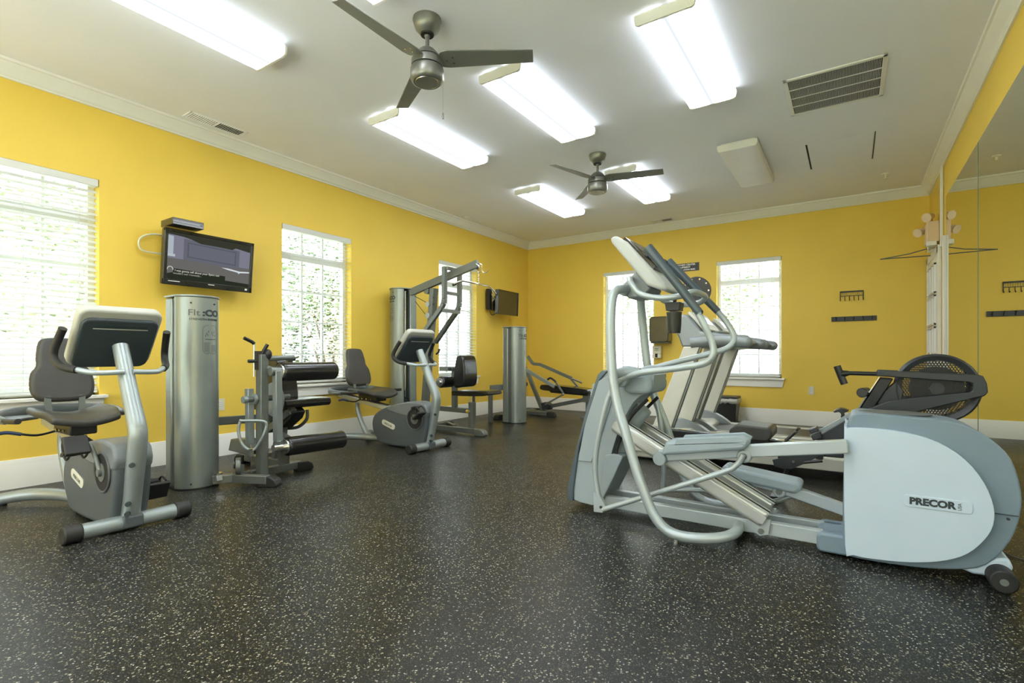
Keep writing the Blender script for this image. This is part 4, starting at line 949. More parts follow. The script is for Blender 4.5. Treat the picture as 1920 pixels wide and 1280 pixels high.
# foot rests, straps, hook
for y in (3.80, 4.0):
    B().bar((4.60, y+.03, .32), (4.715, y+.03, .455), .10, .012, up=(-1, 0, 1)).build('footrest', 'rower', Rw, bev=.004)
    B().bar((4.64, y, .365), (4.73, y, .46), .02, .008, up=(-1, 0, 1)).build('foot_strap', 'black', Rw)
B().bar((4.80, 3.80, .468), (4.845, 3.80, .490), .10, .03, up=(-.5, 0, 1)).bar((4.812, 3.80, .43), (4.862, 3.80, .452), .10, .035, up=(-.5, 0, 1)).build('handle_clamp', 'rowgrey', Rw, bev=.006)
B().prism(spl(XZ(D['r_hook']), 2), 3.88, 3.98).build('handle_hook', 'rower', Rw, bev=.004)
t = tag(B().tube([(5.52, 3.93, .55), (5.57, 3.95, .40), (5.62, 3.9, .20), (5.66, 3.7, .02), (5.62, 3.4, .008), (5.70, 3.25, .008)], .004, n=8).build('power_cable', 'black'), 'black cable dropping from the rower to the floor near the mirror', 'cable')
t = thing('wall_cable', 'thin cable with white plug clips beside the rear of the cross trainer', 'cable', (5.75, 3.2, .35))
B().tube([(5.812, 3.35, .62), (5.80, 3.28, .54), (5.77, 3.25, .46), (5.74, 3.24, .34), (5.72, 3.24, .02)], .004, n=8).build('cord', 'steel', t)
B().bar((5.805, 3.29, .575), (5.787, 3.27, .545), .03, .018).bar((5.782, 3.262, .525), (5.768, 3.252, .495), .03, .018).build('clip', 'white', t, bev=.002)
# ------------------------------------------------------------------ recumbent bikes, built once at bike position (1.45, 3.84)
def bike(ox, oy, label):
    t = thing('recumbent_bike', label, 'exercise bike', (ox, oy, 0), 'recumbent exercise bikes')
    P = lambda u, v, z: (ox+u, oy+v, z)
    PP = lambda l: [(ox+a, z) for a, z in l]
    hull = spl(PP([(-.70, .34), (-.58, .40), (-.42, .445), (-.21, .482), (-.04, .475), (.030, .45), (.040, .28), (.0, .10), (-.05, .03), (-.14, .016), (-.60, .016), (-.70, .08), (-.755, .17), (-.755, .27)]), 3)
    B().prism(hull, oy-.088, oy+.088).build('drive_housing', 'bikegrey', t, bev=.035, seg=4)
    up = spl(PP([(-.50, .425), (-.21, .487), (-.04, .480), (.034, .452), (.042, .34), (-.20, .33), (-.42, .355), (-.52, .385)]), 2)
    B().prism(up, oy-.0915, oy+.0915).build('upper_cover', 'bikegrey', t, bev=.03, seg=3).data.materials[0] = M['bikegrey2']
    for s_ in (-1, 1):
        B().cyl(P(-.115, s_*.0945, .315), P(-.115, s_*.080, .315), .102, n=36).build('crank_recess', 'dark', t)
        r_ = B().tube([P(-.115+.106*math.cos(a), s_*.093, .315+.106*math.sin(a)) for a in [k*math.pi/12 for k in range(24)]], .0065, n=8, closed=True, sub=2).build('recess_rim', 'bikegrey', t)
    m_ = Matrix.Rotation(R(16), 3, 'Y')
    b = B().prism(rrect(ox-.50, .232, .20, .058, .028, n=6), oy-.0935, oy-.087); b.rot(m_, P(-.50, 0, .232))
    b.build('badge_plate', 'pill', t, bev=.002)
    text('PRECOR', .027, t, 'greyink', Matrix.Translation(P(-.50, -.0940, .230)) @ m_.to_4x4() @ frame3((0, 0, 0), (1, 0, 0), (.15, 0, 1)), name='badge_lettering', bold=.0004, sx=1.15)
    # front post and foot bar
    B().tube([P(-.01, 0, .05), P(.025, 0, .20), P(.065, 0, .36), P(.092, 0, .49), P(.088, 0, .56), P(.055, 0, .63), P(-.005, 0, .74), P(-.14, 0, 1.01)], [.045, .045, .045, .045, .045, .043, .041, .038], n=22).build('front_post', 'silver', t)
    B().bar(P(-.045, 0, .05), P(.045, 0, .05), .10, .07).build('post_saddle', 'bikegrey', t, bev=.012)
    fb = B().cyl(P(0, -.26, .047), P(0, .26, .047), .040, n=24).build('front_foot_bar', 'silver', t)
    for s_ in (-1, 1):
        B().cyl(P(0, s_*.215, .047), P(0, s_*.295, .047), .0465, n=24).build('foot_bar_cap', 'rubber', fb, bev=.008)
    b = B()
    for z, u in ((.37, .105), (.10, .045), (.155, .055)): b.cyl(P(u-.01, -.025, z), P(u+.012, -.038, z), .013, n=12)
    b.build('post_bolt', 'ink', t)
    # seat rail, rear leg, base bar
    B().bar(P(-1.40, 0, .502), P(-.58, 0, .392), .075, .05).build('seat_rail', 'alu', t, bev=.008)
    B().bar(P(-1.38, 0, .53), P(-.60, 0, .425), .03, .012).build('rail_slot', 'black', t)
    B().tube([P(-1.10, 0, .45), P(-1.10, 0, .36), P(-1.06, 0, .26), P(-.97, 0, .12), P(-.90, 0, .055)], .026, n=16).build('rear_leg', 'silver', t)
    B().tube([P(-.66, 0, .055), P(-.80, -.01, .055), P(-.95, -.06, .062), P(-1.10, -.16, .062), P(-1.20, -.30, .045)], [.03, .034, .038, .038, .034], n=18).build('base_bar', 'silver', t)
    B().tube([P(-.92, .03, .055), P(-1.10, .14, .060), P(-1.20, .28, .045)], .034, n=18).build('base_bar', 'silver', t)
    for s_ in (-1, 1): B().cyl(P(-1.205, s_*.27, .0), P(-1.205, s_*.27, .03), .025, n=14).build('rear_foot_pad', 'rubber', t)
    # backrest: shield shape, leaning
    sh_ = spl([(-.105, .40), (-.06, .425), (.06, .425), (.105, .40), (.125, .30), (.128, .235), (.160, .18), (.168, .08), (.14, .012), (.07, -.008), (-.07, -.008), (-.14, .012), (-.168, .08), (-.160, .18), (-.128, .235), (-.125, .30)], 3)
    b = B(); fx = lambda v: .0 if True else 0
    b.prism(sh_, -.028, .028, 'x')
    # fine dish: push the middle back
    br = b; bmesh.ops.transform(br.bm, matrix=Matrix.Translation(P(-1.06, 0, .625)) @ Matrix.Rotation(R(-15), 4, 'Y'), verts=br.bm.verts)
    bo = br.build('backrest', 'pad', t, bev=.024, seg=4)
    for s_ in (-1, 1): B().bar(P(-1.045, s_*.09, .655), P(-1.03, s_*.085, .545), .034, .012, up=(1, 0, 0)).build('backrest_strut', 'steel', t)
    # seat: saddle-like shell with raised sides
    b = B(); nx, ny = 14, 16; g = []
    for i in range(nx+1):
        fx_ = i/nx; row = []
        for j in range(ny+1):
            fy = j/ny*2-1
            wid = .215*(1-.30*max(0, fx_-.45)**1.3*1.6)*(1-.12*(1-fx_))
            u = -1.03+.44*fx_-.03*fy*fy*fx_+(.02 if fx_ == 0 else 0)*(1-abs(fy))
            z = .560+.055*abs(fy)**1.8*(1-.4*fx_)+.022*math.sin(fx_*math.pi)*math.cos(fy*math.pi/2)*.6-.03*max(0, fx_-.75)/.25*(1-.0*fy)
            row.append(b.bm.verts.new(P(u, fy*wid, z)))
        g.append(row)
    for i in range(nx):
        for j in range(ny): b.bm.faces.new((g[i][j], g[i+1][j], g[i+1][j+1], g[i][j+1]))
    so_ = b.build('seat', 'pad', t, sub=1); md = so_.modifiers.new('t', 'SOLIDIFY'); md.thickness = .045; md.offset = 1
    so_.modifiers.move(1, 0)
    B().box(P(-1.0, -.07, .46), P(-.70, .07, .545)).build('seat_carriage', 'black', t, bev=.01)
    b = B()
    for u in (-.93, -.86, -.79): b.cyl(P(u, -.072, .483), P(u, -.080, .483), .008, n=10)
    b.build('carriage_bolt', 'chrome', t)
    # side arms with grips
    fa = B().tube([P(-.98, -.30, .555), P(-1.16, -.31, .565), P(-1.28, -.20, .575), P(-1.31, 0, .580), P(-1.28, .20, .575), P(-1.16, .31, .565), P(-.98, .30, .555)], [.014, .022, .026, .028, .026, .022, .014], n=12, flat=1.5).build('side_arm_frame', 'bikegrey2', t)
    for s_ in (-1, 1):
        B().prism([(ox+a, oy+s_*c) for a, c in ((-1.25, .12), (-1.23, .27), (-1.12, .335), (-1.0, .34), (-1.0, .22), (-1.08, .12))], .545, .565, 'z').build('arm_wing', 'bikegrey2', t, bev=.008)
        B().tube([P(-1.0, s_*.30, .557), P(-.88, s_*.305, .562), P(-.72, s_*.30, .572)], .0165, n=14).build('side_grip', 'rubber', t)
    B().tube([P(-.98, -.06, .47), P(-.96, -.16, .455), P(-.97, -.25, .475)], .007, n=8).build('seat_lever', 'black', t)
    B().tube([P(-.97, -.23, .468), P(-.98, -.29, .485), P(-.985, -.34, .482)], .011, n=10).build('lever_grip', 'blue', t)
    # handlebar
    hl = [P(-.03, -.02, .865), P(-.035, -.10, .862), P(-.06, -.16, .865), P(-.13, -.215, .885)]
    for s_ in (-1, 1):
        f2_ = lambda l: [(p[0], oy+(p[1]-oy)*(-s_), p[2]) for p in l]
        h = B().tube(f2_(hl), .0145, n=14).build('handlebar', 'silver_l', t)
        B().tube(f2_([P(-.11, -.205, .878), P(-.18, -.245, .895), P(-.235, -.262, .935), P(-.235, -.262, .99), P(-.165, -.245, 1.098)]), .0195, n=14).build('handlebar_grip', 'rubber', h)
    # console: light bezel + dark back, slanted
    def slab(nm, m, w0, h0, n0_, n1_, rad, bev, par=None, dz=0.0, mir_=1):
        b = B().prism(rrect(0, dz, w0, h0, rad, n=6), n0_, n1_, 'x')
        bmesh.ops.transform(b.bm, matrix=Matrix.Translation(P(-.205, 0, 1.055)) @ Matrix.Rotation(R(38), 4, 'Y'), verts=b.bm.verts)
        return b.build(nm, m, par or t, bev=bev, seg=3)
    c1 = slab('console_body', 'bikelight', .40, .385, -.045, .012, .05, .014)
    slab('console_back', 'bikedark', .365, .335, .008, .034, .045, .012, None, -.022)
    slab('console_slot', 'bikelight', .26, .006, .0335, .0355, .002, .0005, c1, .085)
    slab('slot_shadow', 'ink', .25, .022, .0335, .0345, .008, .0005, c1, .10)
    slab('display_panel', 'bikedark', .34, .30, -.050, -.044, .03, .002, c1)
    slab('display_window', 'tvback', .26, .08, -.0525, -.049, .01, .001, c1, .08)
    # cranks
    def crank(s_, ang):
        r_ = .165; dx, dz = r_*math.cos(ang), r_*math.sin(ang)
        c = B().tube([P(-.115, s_*.098, .315), P(-.115+dx*.5, s_*.112, .315+dz*.5), P(-.115+dx, s_*.128, .315+dz)], [.016, .011, .011], n=10).cyl(P(-.115, s_*.085, .315), P(-.115, s_*.115, .315), .02, n=16).cyl(P(-.115, s_*.095, .315), P(-.115, s_*.099, .315), .05, n=20).build('crank_arm', 'steel', t)
        px_, pz_ = -.115+dx, .315+dz
        b = B().box(P(px_-.055, s_*.135, pz_-.012), P(px_+.055, s_*.245, pz_+.010))
        b.rot(Matrix.Rotation(R(-38), 3, 'Y'), P(px_, 0, pz_)); pd = b.build('pedal', 'rubber', t, bev=.006)
        q = [(-.055, .01), (-.045, .065), (.0, .085), (.05, .07), (.06, .01)]
        b = B(); 
        for yv in (.150, .225): b.tube([P(px_+a, s_*yv, pz_+z) for a, z in q], .006, n=8)
        b.tube([P(px_, s_*.145, pz_+.085), P(px_, s_*.19, pz_+.092), P(px_, s_*.232, pz_+.085)], .012, n=8, flat=1.6)
        b.rot(Matrix.Rotation(R(-38), 3, 'Y'), P(px_, 0, pz_)); ps = b.build('pedal_strap', 'rubber', t)
        return [c, pd, ps]
    return t, crank
M['bikegrey2'] = mat('bike_cover_grey', (.155, .175, .185), .4, var=.05)
k2, cr = bike(1.455, 3.84, 'recumbent exercise bike in mid room, between the black rollers and the tall cable tower')
k1 = copy_tree(k2, None, (1.72, 1.17, 0))
for c in k1.children:
    nm = c.name.split('.')[0]
    if nm in ('backrest', 'backrest_strut'): c.location.z += .035
    if nm in ('seat',): c.location.z += .022
k1['label'] = 'recumbent exercise bike nearest the left edge, in front of the window'
near_crank = cr(-1, R(20)); cr(1, R(200))
def crank_copy(par, ox, oy, s_, ang):
    src = near_crank
    piv = Vector((-.115, 0, .315)); m = Matrix.Rotation(ang, 4, 'Y')
    for c in src:
        q = c.copy(); COL.objects.link(q); q.parent = par
        mt = Matrix.Translation(piv) @ m @ Matrix.Translation(-piv)
        if s_ > 0: mt = mt @ Matrix.Rotation(math.pi, 4, 'Z') @ Matrix.Identity(4); mt = Matrix.Translation(piv) @ m @ Matrix.Rotation(math.pi, 4, 'Z') @ Matrix.Translation(-piv)
        q.matrix_local = mt
crank_copy(k1, 0, 0, -1, R(-88)); crank_copy(k1, 0, 0, 1, R(-100))
# ------------------------------------------------------------------ weight columns: convex aluminium front, flat rear, open side with the stack
def column(par, cx, cy, h, rot, logo=True, mid=.05, stack=False):
    """local: convex face +x, machine side +y; rot turns it about z"""
    rm = Matrix.Rotation(rot, 3, 'Z')
    def place(b): bmesh.ops.transform(b.bm, matrix=Matrix.Translation((cx, cy, 0)) @ rm.to_4x4(), verts=b.bm.verts); return b
    x0 = mid
    front = [(x0, -.145), (x0+.015, -.146)]+[(x0+.01+.125*math.cos(a), .145*math.sin(a)) for a in [(-math.pi/2+math.pi*k/20) for k in range(1, 20)]]+[(x0+.015, .146), (x0, .145)]
    tw_ = place(B().prism(front, .012, h, 'z')).build('weight_column', 'column', par, bev=.003)
    place(B().box((-.145, -.143, .012), (-.055, .143, h-.004))).build('column_rear_shell', 'column', tw_, bev=.012)
    if not stack:
        place(B().box((-.06, -.128, .012), (x0+.005, .128, h-.006))).build('column_channel', 'steel', tw_)
    else:
        place(B().box((-.06, -.128, .012), (x0+.005, -.05, h-.006))).build('column_channel', 'rowgrey', tw_)
        b = place(B().cyl((-.025, .06, .05), (-.025, .06, h-.02), .008, n=10).cyl((x0-.035, .06, .05), (x0-.035, .06, h-.02), .008, n=10)); b.build('guide_rod', 'chrome', tw_)
        for k in range(12):
            place(B().box((-.05, .0, .10+k*.026), (x0-.01, .115, .123+k*.026))).build('weight_plate', 'black', tw_, bev=.003)
        place(B().box((-.04, .01, .415), (x0-.02, .105, .44)).cyl((-.003, .06, .44), (-.003, .06, .52), .016, n=12)).build('stack_top', 'black', tw_)
    cap = [(-.15, -.15), (x0+.012, -.152)]+[(x0+.01+.131*math.cos(a), .152*math.sin(a)) for a in [(-math.pi/2+math.pi*k/20) for k in range(1, 20)]]+[(x0+.012, .152), (-.15, .15)]
    place(B().prism(cap, h, h+.014, 'z')).build('column_cap', 'column', tw_, bev=.003)
    place(B().prism([(a*.99, c*.99) for a, c in cap], 0, .014, 'z')).build('column_base', 'black', tw_)
    def onface(p, zc, lift=.0008):
        th = p.x/.15; r = 1.0
        a = th
        return (x0+.01+(.125+lift+p.z)*math.cos(a), (.145+lift+p.z)*math.sin(a), zc+p.y)
    mt = Matrix.Translation((cx, cy, 0)) @ rm.to_4x4()
    b = B()
    for a in (-.62, .50):
        for z in (.045, h-.045):
            c = Vector(onface(Vector((a*.15, 0, 0)), z)); n_ = Vector((math.cos(a), math.sin(a), 0)); b.cyl(c-n_*.002, c+n_*.004, .0065, n=10)
    place(b).build('column_screw', 'ink', tw_)
    zt = h-.115
    text('FIt', .062, tw_, 'greyink', mt, name='column_lettering', bold=.0006, fn=lambda p: onface(Vector((p.x-.075, p.y, p.z)), zt), sx=1.25)
    text(':CO', .062, tw_, 'ink', mt, name='column_lettering', bold=.003, fn=lambda p: onface(Vector((p.x+.050, p.y, p.z)), zt), sx=1.25)
    text('STRENGTH SYSTEMS', .020, tw_, 'ink', mt, name='column_lettering', bold=.0004, fn=lambda p: onface(Vector((p.x-.0, p.y, p.z)), zt-.045), sx=1.15)
    # instruction placard, etched outline and small print
    b = B(); ow = rrect(0, 0, .118, .21, .035, n=6); iw = rrect(0, 0, .113, .205, .033, n=6)
    vo = [b.bm.verts.new(onface(Vector((p[0]+.042, p[1], 0)), zt-.19)) for p in ow]; vi = [b.bm.verts.new(onface(Vector((p[0]+.042, p[1], 0)), zt-.19)) for p in iw]
    for i in range(len(ow)): b.bm.faces.new((vo[i], vo[(i+1) % len(ow)], vi[(i+1) % len(ow)], vi[i]))
    def patch(x0_, x1_, z0_, z1_):
        q = []
        n = 4
        top = [onface(Vector((x0_+(x1_-x0_)*k/n, z1_, 0)), zt-.19) for k in range(n+1)]; bot = [onface(Vector((x0_+(x1_-x0_)*k/n, z0_, 0)), zt-.19) for k in range(n+1)]
        T_ = [b.bm.verts.new(p) for p in top]; O_ = [b.bm.verts.new(p) for p in bot]
        for k in range(n): b.bm.faces.new((T_[k], T_[k+1], O_[k+1], O_[k]))
    patch(.0, .088, .0, .006)
    for k in range(11):
        patch(-.008, .034, -.022-k*.0063, -.0195-k*.0063)
        if k > 2: patch(.046, .088, -.022-k*.0063, -.0195-k*.0063)
    for k, (a, c) in enumerate(((.0, .03), (.008, .045), (.016, .035), (.022, .06), (.05, .05), (.06, .035), (.068, .055), (.078, .03))):
        patch(a, a+.006, c-.008, c+.006)
    patch(.01, .075, -.096, -.093)
    place(b).build('instruction_placard', 'greyink', tw_, smooth=False)
    return tw_
# ------------------------------------------------------------------ leg extension machine
X1, Y1 = 1.02, 1.825
G = thing('leg_extension_machine', 'leg extension machine with two thick black rollers and the nearest short weight column', 'weight machine', (1.2, 2.2, 0))
column(G, X1, Y1, 1.375, 0, mid=.0)
def foot(x, y, dx, dy, par, m='rubber'):
    d = Vector((dx, dy, 0)).normalized(); s_ = Vector((-d.y, d.x, 0)); b = B()
    prof = [(-.06, 0), (.075, 0), (.085, .02), (.07, .055), (.03, .078), (-.06, .08)]
    A = [b.bm.verts.new(Vector((x, y, 0))+d*u+s_*.042+Vector((0, 0, z))) for u, z in prof]; C = [b.bm.verts.new(Vector((x, y, 0))+d*u-s_*.042+Vector((0, 0, z))) for u, z in prof]
    b.bm.faces.new(A); b.bm.faces.new(C[::-1])
    for i in range(len(prof)): b.bm.faces.new((A[i], C[i], C[(i+1) % len(prof)], A[(i+1) % len(prof)]))
    return b.build('rubber_foot', m, par, bev=.008)
B().bar((1.18, 1.86, .06), (1.24, 1.98, .06), .06, .06).bar((1.22, 1.97, .055), (1.49, 2.10, .055), .055, .06).bar((1.235, 1.96, .055), (1.20, 2.55, .055), .055, .06).bar((1.20, 2.48, .055), (.50, 2.46, .055), .055, .06).bar((.62, 2.46, .05), (.62, 2.70, .05), .055, .06).build('base_frame', 'steel', G, bev=.005)
foot(1.47, 2.115, .26, .14, G); foot(1.205, 2.57, 0, 1, G); foot(.49, 2.46, -1, 0, G)
B().bar((.92, 1.95, .45), (.98, 2.45, .44), .03, .065).build('linking_beam', 'steel', G, bev=.004)
PX, PY = 1.345, 2.14
B().bar((PX, PY, .05), (PX, PY, .965), .075, .06, up=(0, 1, 0)).build('main_post', 'steel', G, bev=.005)
B().sph((PX+.02, PY+.03, .965), .04, sc=(1, .7, 1)).bar((PX, PY, .92), (PX-.02, PY-.05, .92), .03, .14).build('post_head', 'black', G)
b = B().tube([(PX-.03, PY-.045, .80), (PX-.03, PY-.045, 1.045)], .008, n=10, smooth=False); b.build('adjuster_rod', 'chrome', G)
B().tube([(PX-.03, PY-.045, 1.045), (PX-.03, PY-.065, 1.06), (PX-.03, PY-.12, 1.085)], .013, n=10).build('adjuster_grip', 'black', G)
B().tube([(PX, PY-.01, .93), (PX+.01, PY+.0, .98), (PX+.02, PY+.03, 1.04)], .013, n=10).build('adjuster_grip', 'black', G)
B().cyl((PX-.01, PY-.10, .915), (PX-.01, PY-.02, .915), .013, n=12).build('pull_pin', 'black', G)
# arm bars and side pads beyond post
B().tube([(PX+.02, PY+.04, .935), (PX+.02, PY+.24, .94)], .02, n=12, smooth=False).bar((1.36, 2.36, .93), (1.24, 2.38, .80), .04, .03).build('grab_bar', 'steel', G)
B().cyl((PX+.02, PY+.24, .94), (PX+.02, PY+.25, .94), .026, n=14).build('bar_end', 'chrome', G)
B().prism(spl([(.98, .85), (1.0, .92), (1.10, .945), (1.16, .90), (1.12, .85), (1.02, .83)], 3), 2.38, 2.50).build('arm_pad', 'foam', G, bev=.015)
# axle, cam, levers
B().cyl((PX-.03, PY-.10, .632), (PX-.03, PY+.24, .632), .021, n=16).build('pivot_axle', 'steel', G)
B().cyl((PX-.03, PY-.13, .632), (PX-.03, PY-.10, .632), .026, n=16).cyl((PX-.03, PY-.055, .632), (PX-.03, PY-.035, .632), .04, n=18).build('axle_collar', 'silver', G)
B().cyl((1.22, 2.30, .61), (1.22, 2.315, .61), .135, n=40).build('cam_plate', 'treadg', G, bev=.002)
LXx = 1.44
lv = B().bar((LXx, 2.20, .845), (LXx-.035, 2.23, .31), .055, .05, up=(0, 1, 0)).build('swing_lever', 'etower', G, bev=.004)
lv.data.materials[0] = M['silver']
B().bar((1.285, 2.075, .71), (1.285, 2.08, .30), .05, .045, up=(0, 1, 0)).build('rear_lever', 'silver', G, bev=.004)
# rollers lie level along y
def roller(p, q, r, core, par, lb=None):
    p, q = Vector(p), Vector(q); d = (q-p).normalized()
    o = B().lathe([(0, 0)], (0, 0, 0)).bm.free() if False else None
    b = B(); b.cyl(p, q, r, n=32); f = b.build('foam_roller', 'foam', par, bev=.018, seg=3)
    B().cyl(p-d*core, p+d*.004, r*.36, n=16).build('roller_pin', 'chrome', f)
    B().cyl(p-d*.012, p+d*.002, r*.80, n=28).build('roller_end_cap', 'chrome', f, bev=.002)
    return f
roller((1.43, 2.235, .832), (1.43, 2.715, .832), .074, .06, G)
B().cyl((1.43, 2.15, .838), (1.43, 2.25, .836), .034, n=22).cyl((1.36, 2.17, .865), (1.43, 2.18, .845), .020, n=12).build('roller_hub', 'steel', G, bev=.004)
roller((1.43, 2.275, .262), (1.43, 2.80, .250), .072, .10, G)
B().bar((1.405, 2.24, .32), (1.40, 2.25, .27), .05, .06).cyl((1.40, 2.20, .262), (1.41, 2.27, .262), .026, n=14).build('lower_arm', 'steel', G, bev=.004)
B().bar((1.385, 2.24, .38), (1.36, 2.30, .12), .03, .07).build('adjust_quadrant', 'steel', G, bev=.004)
# D-shaped pull arm and pulley
B().tube([(1.30, 2.0, .475), (1.325, 2.01, .48), (1.42, 2.10, .475), (1.435, 2.12, .44), (1.42, 2.10, .36), (1.37, 2.06, .265), (1.32, 2.01, .30), (1.295, 1.99, .40)], .011, n=10, closed=True).build('pull_arm', 'silver', G)
B().bar((1.36, 2.045, .275), (1.36, 2.045, .22), .03, .03).cyl((1.36, 2.045, .10), (1.36, 2.045, .25), .003, n=6).build('cable_link', 'chrome', G)
pl = B().cyl((1.245, 1.995, .14), (1.262, 2.025, .14), .062, n=32).build('cable_pulley', 'steel', G, bev=.004)
B().cyl((1.239, 1.985, .14), (1.243, 1.99, .14), .016, n=12).build('pulley_hub', 'ink', pl)
B().bar((1.262, 2.03, .06), (1.262, 2.03, .15), .02, .03).build('pulley_bracket', 'steel', G)
B().prism([(1.18, .10), (1.24, .10), (1.25, .06), (1.18, .05)], 1.86, 1.90).cyl((1.215, 1.88, .098), (1.215, 1.88, .112), .032, n=20).build('lower_pulley', 'chrome', G)
B().tube([(.60, 2.0, .20), (.80, 2.05, .19), (1.15, 2.10, .24)], .035, n=12).bm.free()
B().prism([(.66, .16), (.70, .26), (.98, .28), (1.02, .20), (.96, .15)], 2.24, 2.34).build('rear_guard', 'steel', G, bev=.008)
# seat assembly facing +x
B().prism(spl([(.78, .53), (.84, .585), (1.22, .600), (1.27, .585), (1.27, .545), (1.20, .525), (.82, .50)], 3), 2.38, 2.80).build('seat', 'foam', G, bev=.022, seg=3)
B().prism(spl([(1.02, .59), (.985, .79), (.95, .815), (.91, .79), (.93, .59)], 3), 2.44, 2.66).build('backrest', 'foam', G, bev=.022, seg=3)
B().prism([(1.02, .50), (1.22, .53), (1.27, .50), (1.23, .44), (1.05, .33), (.90, .30)], 2.44, 2.56).build('seat_support', 'rower', G, bev=.008)
B().bar((1.24, 2.46, .505), (.92, 2.46, .33), .07, .055).build('seat_arm', 'steel', G, bev=.004)
B().cyl((1.245, 2.46, .512), (1.252, 2.46, .516), .03, n=4).build('arm_end', 'chrome', G)
B().tube([(1.20, 2.62, .50), (1.19, 2.62, .42), (1.10, 2.60, .35), (.96, 2.58, .33)], .014, n=10).build('seat_tube', 'steel', G)
B().bar((1.0, 2.50, .36), (.93, 2.50, .06), .06, .05).bar((.80, 2.48, .36), (1.10, 2.48, .33), .05, .06).bar((.93, 2.5, .62), (.86, 2.5, .36), .05, .05).build('seat_post', 'steel', G, bev=.004)
b = B()
for x, z in ((1.02, .335), (1.08, .34), (.96, .33)): b.cyl((x, 2.435, z), (x, 2.445, z), .010, n=10)
b.build('seat_bolt', 'ink', G)
B().bar((1.36, 2.34, .30), (1.18, 2.36, .33), .05, .05).bar((1.29, 2.36, .28), (1.29, 2.36, .10), .05, .05).build('sub_frame', 'steel', G, bev=.004)
# ------------------------------------------------------------------ lat pulldown and chest station
Lm = thing('lat_pulldown_machine', 'grey lat pulldown station with rising boom, chrome pulldown bar and tall weight tower', 'weight machine', (.9, 4.8, 0))
column(Lm, .235, 4.65, 1.80, -math.pi/2-R(28), mid=.02, stack=True)
bm0, bm1 = Vector((.36, 4.66, 1.755)), Vector((1.29, 4.87, 2.068))
B().bar(bm0, bm1, .055, .09).build('boom', 'steel', Lm, bev=.005)
for p_, q_, r_ in ((bm1+Vector((-.03, -.03, -.035)), bm1+Vector((-.03, .03, -.035)), .035), ((.60, 4.70, 1.77), (.60, 4.75, 1.77), .04)):
    B().cyl(p_, q_, r_, n=20).build('boom_pulley', 'steel', Lm)
B().tube([(1.27, 4.86, 2.07), (1.33, 4.88, 2.05), (1.33, 4.90, 1.97), (1.36, 4.92, 1.955), (1.40, 4.93, 1.985)], .005, n=8).tube([(1.28, 4.84, 2.06), (1.32, 4.85, 2.02), (1.30, 4.85, 1.96), (1.34, 4.86, 1.96)], .005, n=8).build('hook', 'chrome', Lm)
b = B()
for k in range(8): b.sph((1.292, 4.87, 1.835+k*.022), .011, sc=(.5, .9, 1.1) if k % 2 else (.9, .5, 1.1), n=8)
b.build('chain', 'chrome', Lm)
lb = D['l_bar']
lbar = B().tube(lb, .0115, n=12, sub=5).build('pulldown_bar', 'chrome', Lm)
B().tube([lb[0], (Vector(lb[0])+(Vector(lb[1])-Vector(lb[0]))*.4)], .016, n=12, smooth=False).build('bar_grip', 'rubber', lbar)
for k in ('l_A', 'l_B'):
    p = [Vector(q) for q in D[k]]
    mid_ = p[1]
    q1 = mid_+(p[0]-mid_).normalized()*.06; q2 = mid_+(p[2]-mid_).normalized()*.06
    b = B().bar(p[0], q1, .045, .055, up=(0, 1, 0)).bar(q2, p[2], .055, .045, up=(0, 1, 0)).bar(q1, (q1+q2)/2+(mid_-(q1+q2)/2)*.45, .05, .052, up=(0, 1, 0)).bar((q1+q2)/2+(mid_-(q1+q2)/2)*.45, q2, .05, .052, up=(0, 1, 0))
    b.build('press_arm', 'steel', Lm, bev=.005)
lbz = D['l_bars']
for i in (0, 2, 4): B().bar(lbz[i], lbz[i+1], .035, .04).build('press_crossbar', 'steel', Lm, bev=.004)
p = D['l_post']
B().bar((.68, 4.76, 1.80), (.62, 4.76, 1.20), .07, .09, up=(0, 1, 0)).bar((.62, 4.76, 1.22), (.50, 4.76, .04), .06, .10, up=(0, 1, 0)).build('main_upright', 'steel', Lm, bev=.005)
b = B()
for z in (1.68, 1.60, 1.45, 1.36): b.cyl((.70, 4.715, z), (.70, 4.725, z), .012, n=10)
b.build('upright_bolt', 'ink', Lm)
B().cyl((.36, 4.69, 1.71), (.62, 4.72, 1.43), .004, n=6).cyl((.40, 4.69, 1.72), (.60, 4.72, 1.62), .004, n=6).cyl((1.29, 4.87, 2.03), (.62, 4.72, 1.79), .0035, n=6).build('cable', 'black', Lm)
B().cyl((.62, 4.70, 1.46), (.62, 4.75, 1.46), .035, n=22).build('upright_pulley', 'ventgrey', Lm)
B().cyl((.62, 4.70, 1.60), (.62, 4.75, 1.60), .032, n=22).build('upright_pulley', 'ventgrey', Lm)
B().bar((.45, 4.86, .05), (1.36, 4.86, .05), .055, .06).bar((.52, 4.70, .05), (.52, 5.20, .05), .055, .06).bar((.52, 5.20, .05), (.80, 5.02, .05), .05, .055).build('base_frame', 'steel', Lm, bev=.005)
foot(1.33, 4.86, 1, 0, Lm, 'steel'); foot(.50, 5.24, 0, 1, Lm)
B().bar((.60, 4.86, .295), (1.17, 4.86, .290), .05, .06).bar((.93, 4.86, .30), (.93, 4.86, .80), .055, .06, up=(1, 0, 0)).bar((.72, 4.83, .795), (1.06, 4.83, .795), .045, .055).build('seat_frame', 'steel', Lm, bev=.004)
B().cyl((.90, 4.79, .79), (.90, 4.81, .79), .022, n=14).cyl((.97, 4.79, .79), (.97, 4.81, .79), .022, n=14).build('frame_bolt', 'ink', Lm)
roller((.885, 4.64, .637), (.885, 5.02, .637), .068, .03, Lm)
B().prism(spl([(1.00, .60), (1.04, .90), (1.085, .96), (1.15, .94), (1.18, .80), (1.175, .63), (1.12, .58)], 3), 4.74, 5.0).build('chest_pad', 'foam', Lm, bev=.02, seg=3)
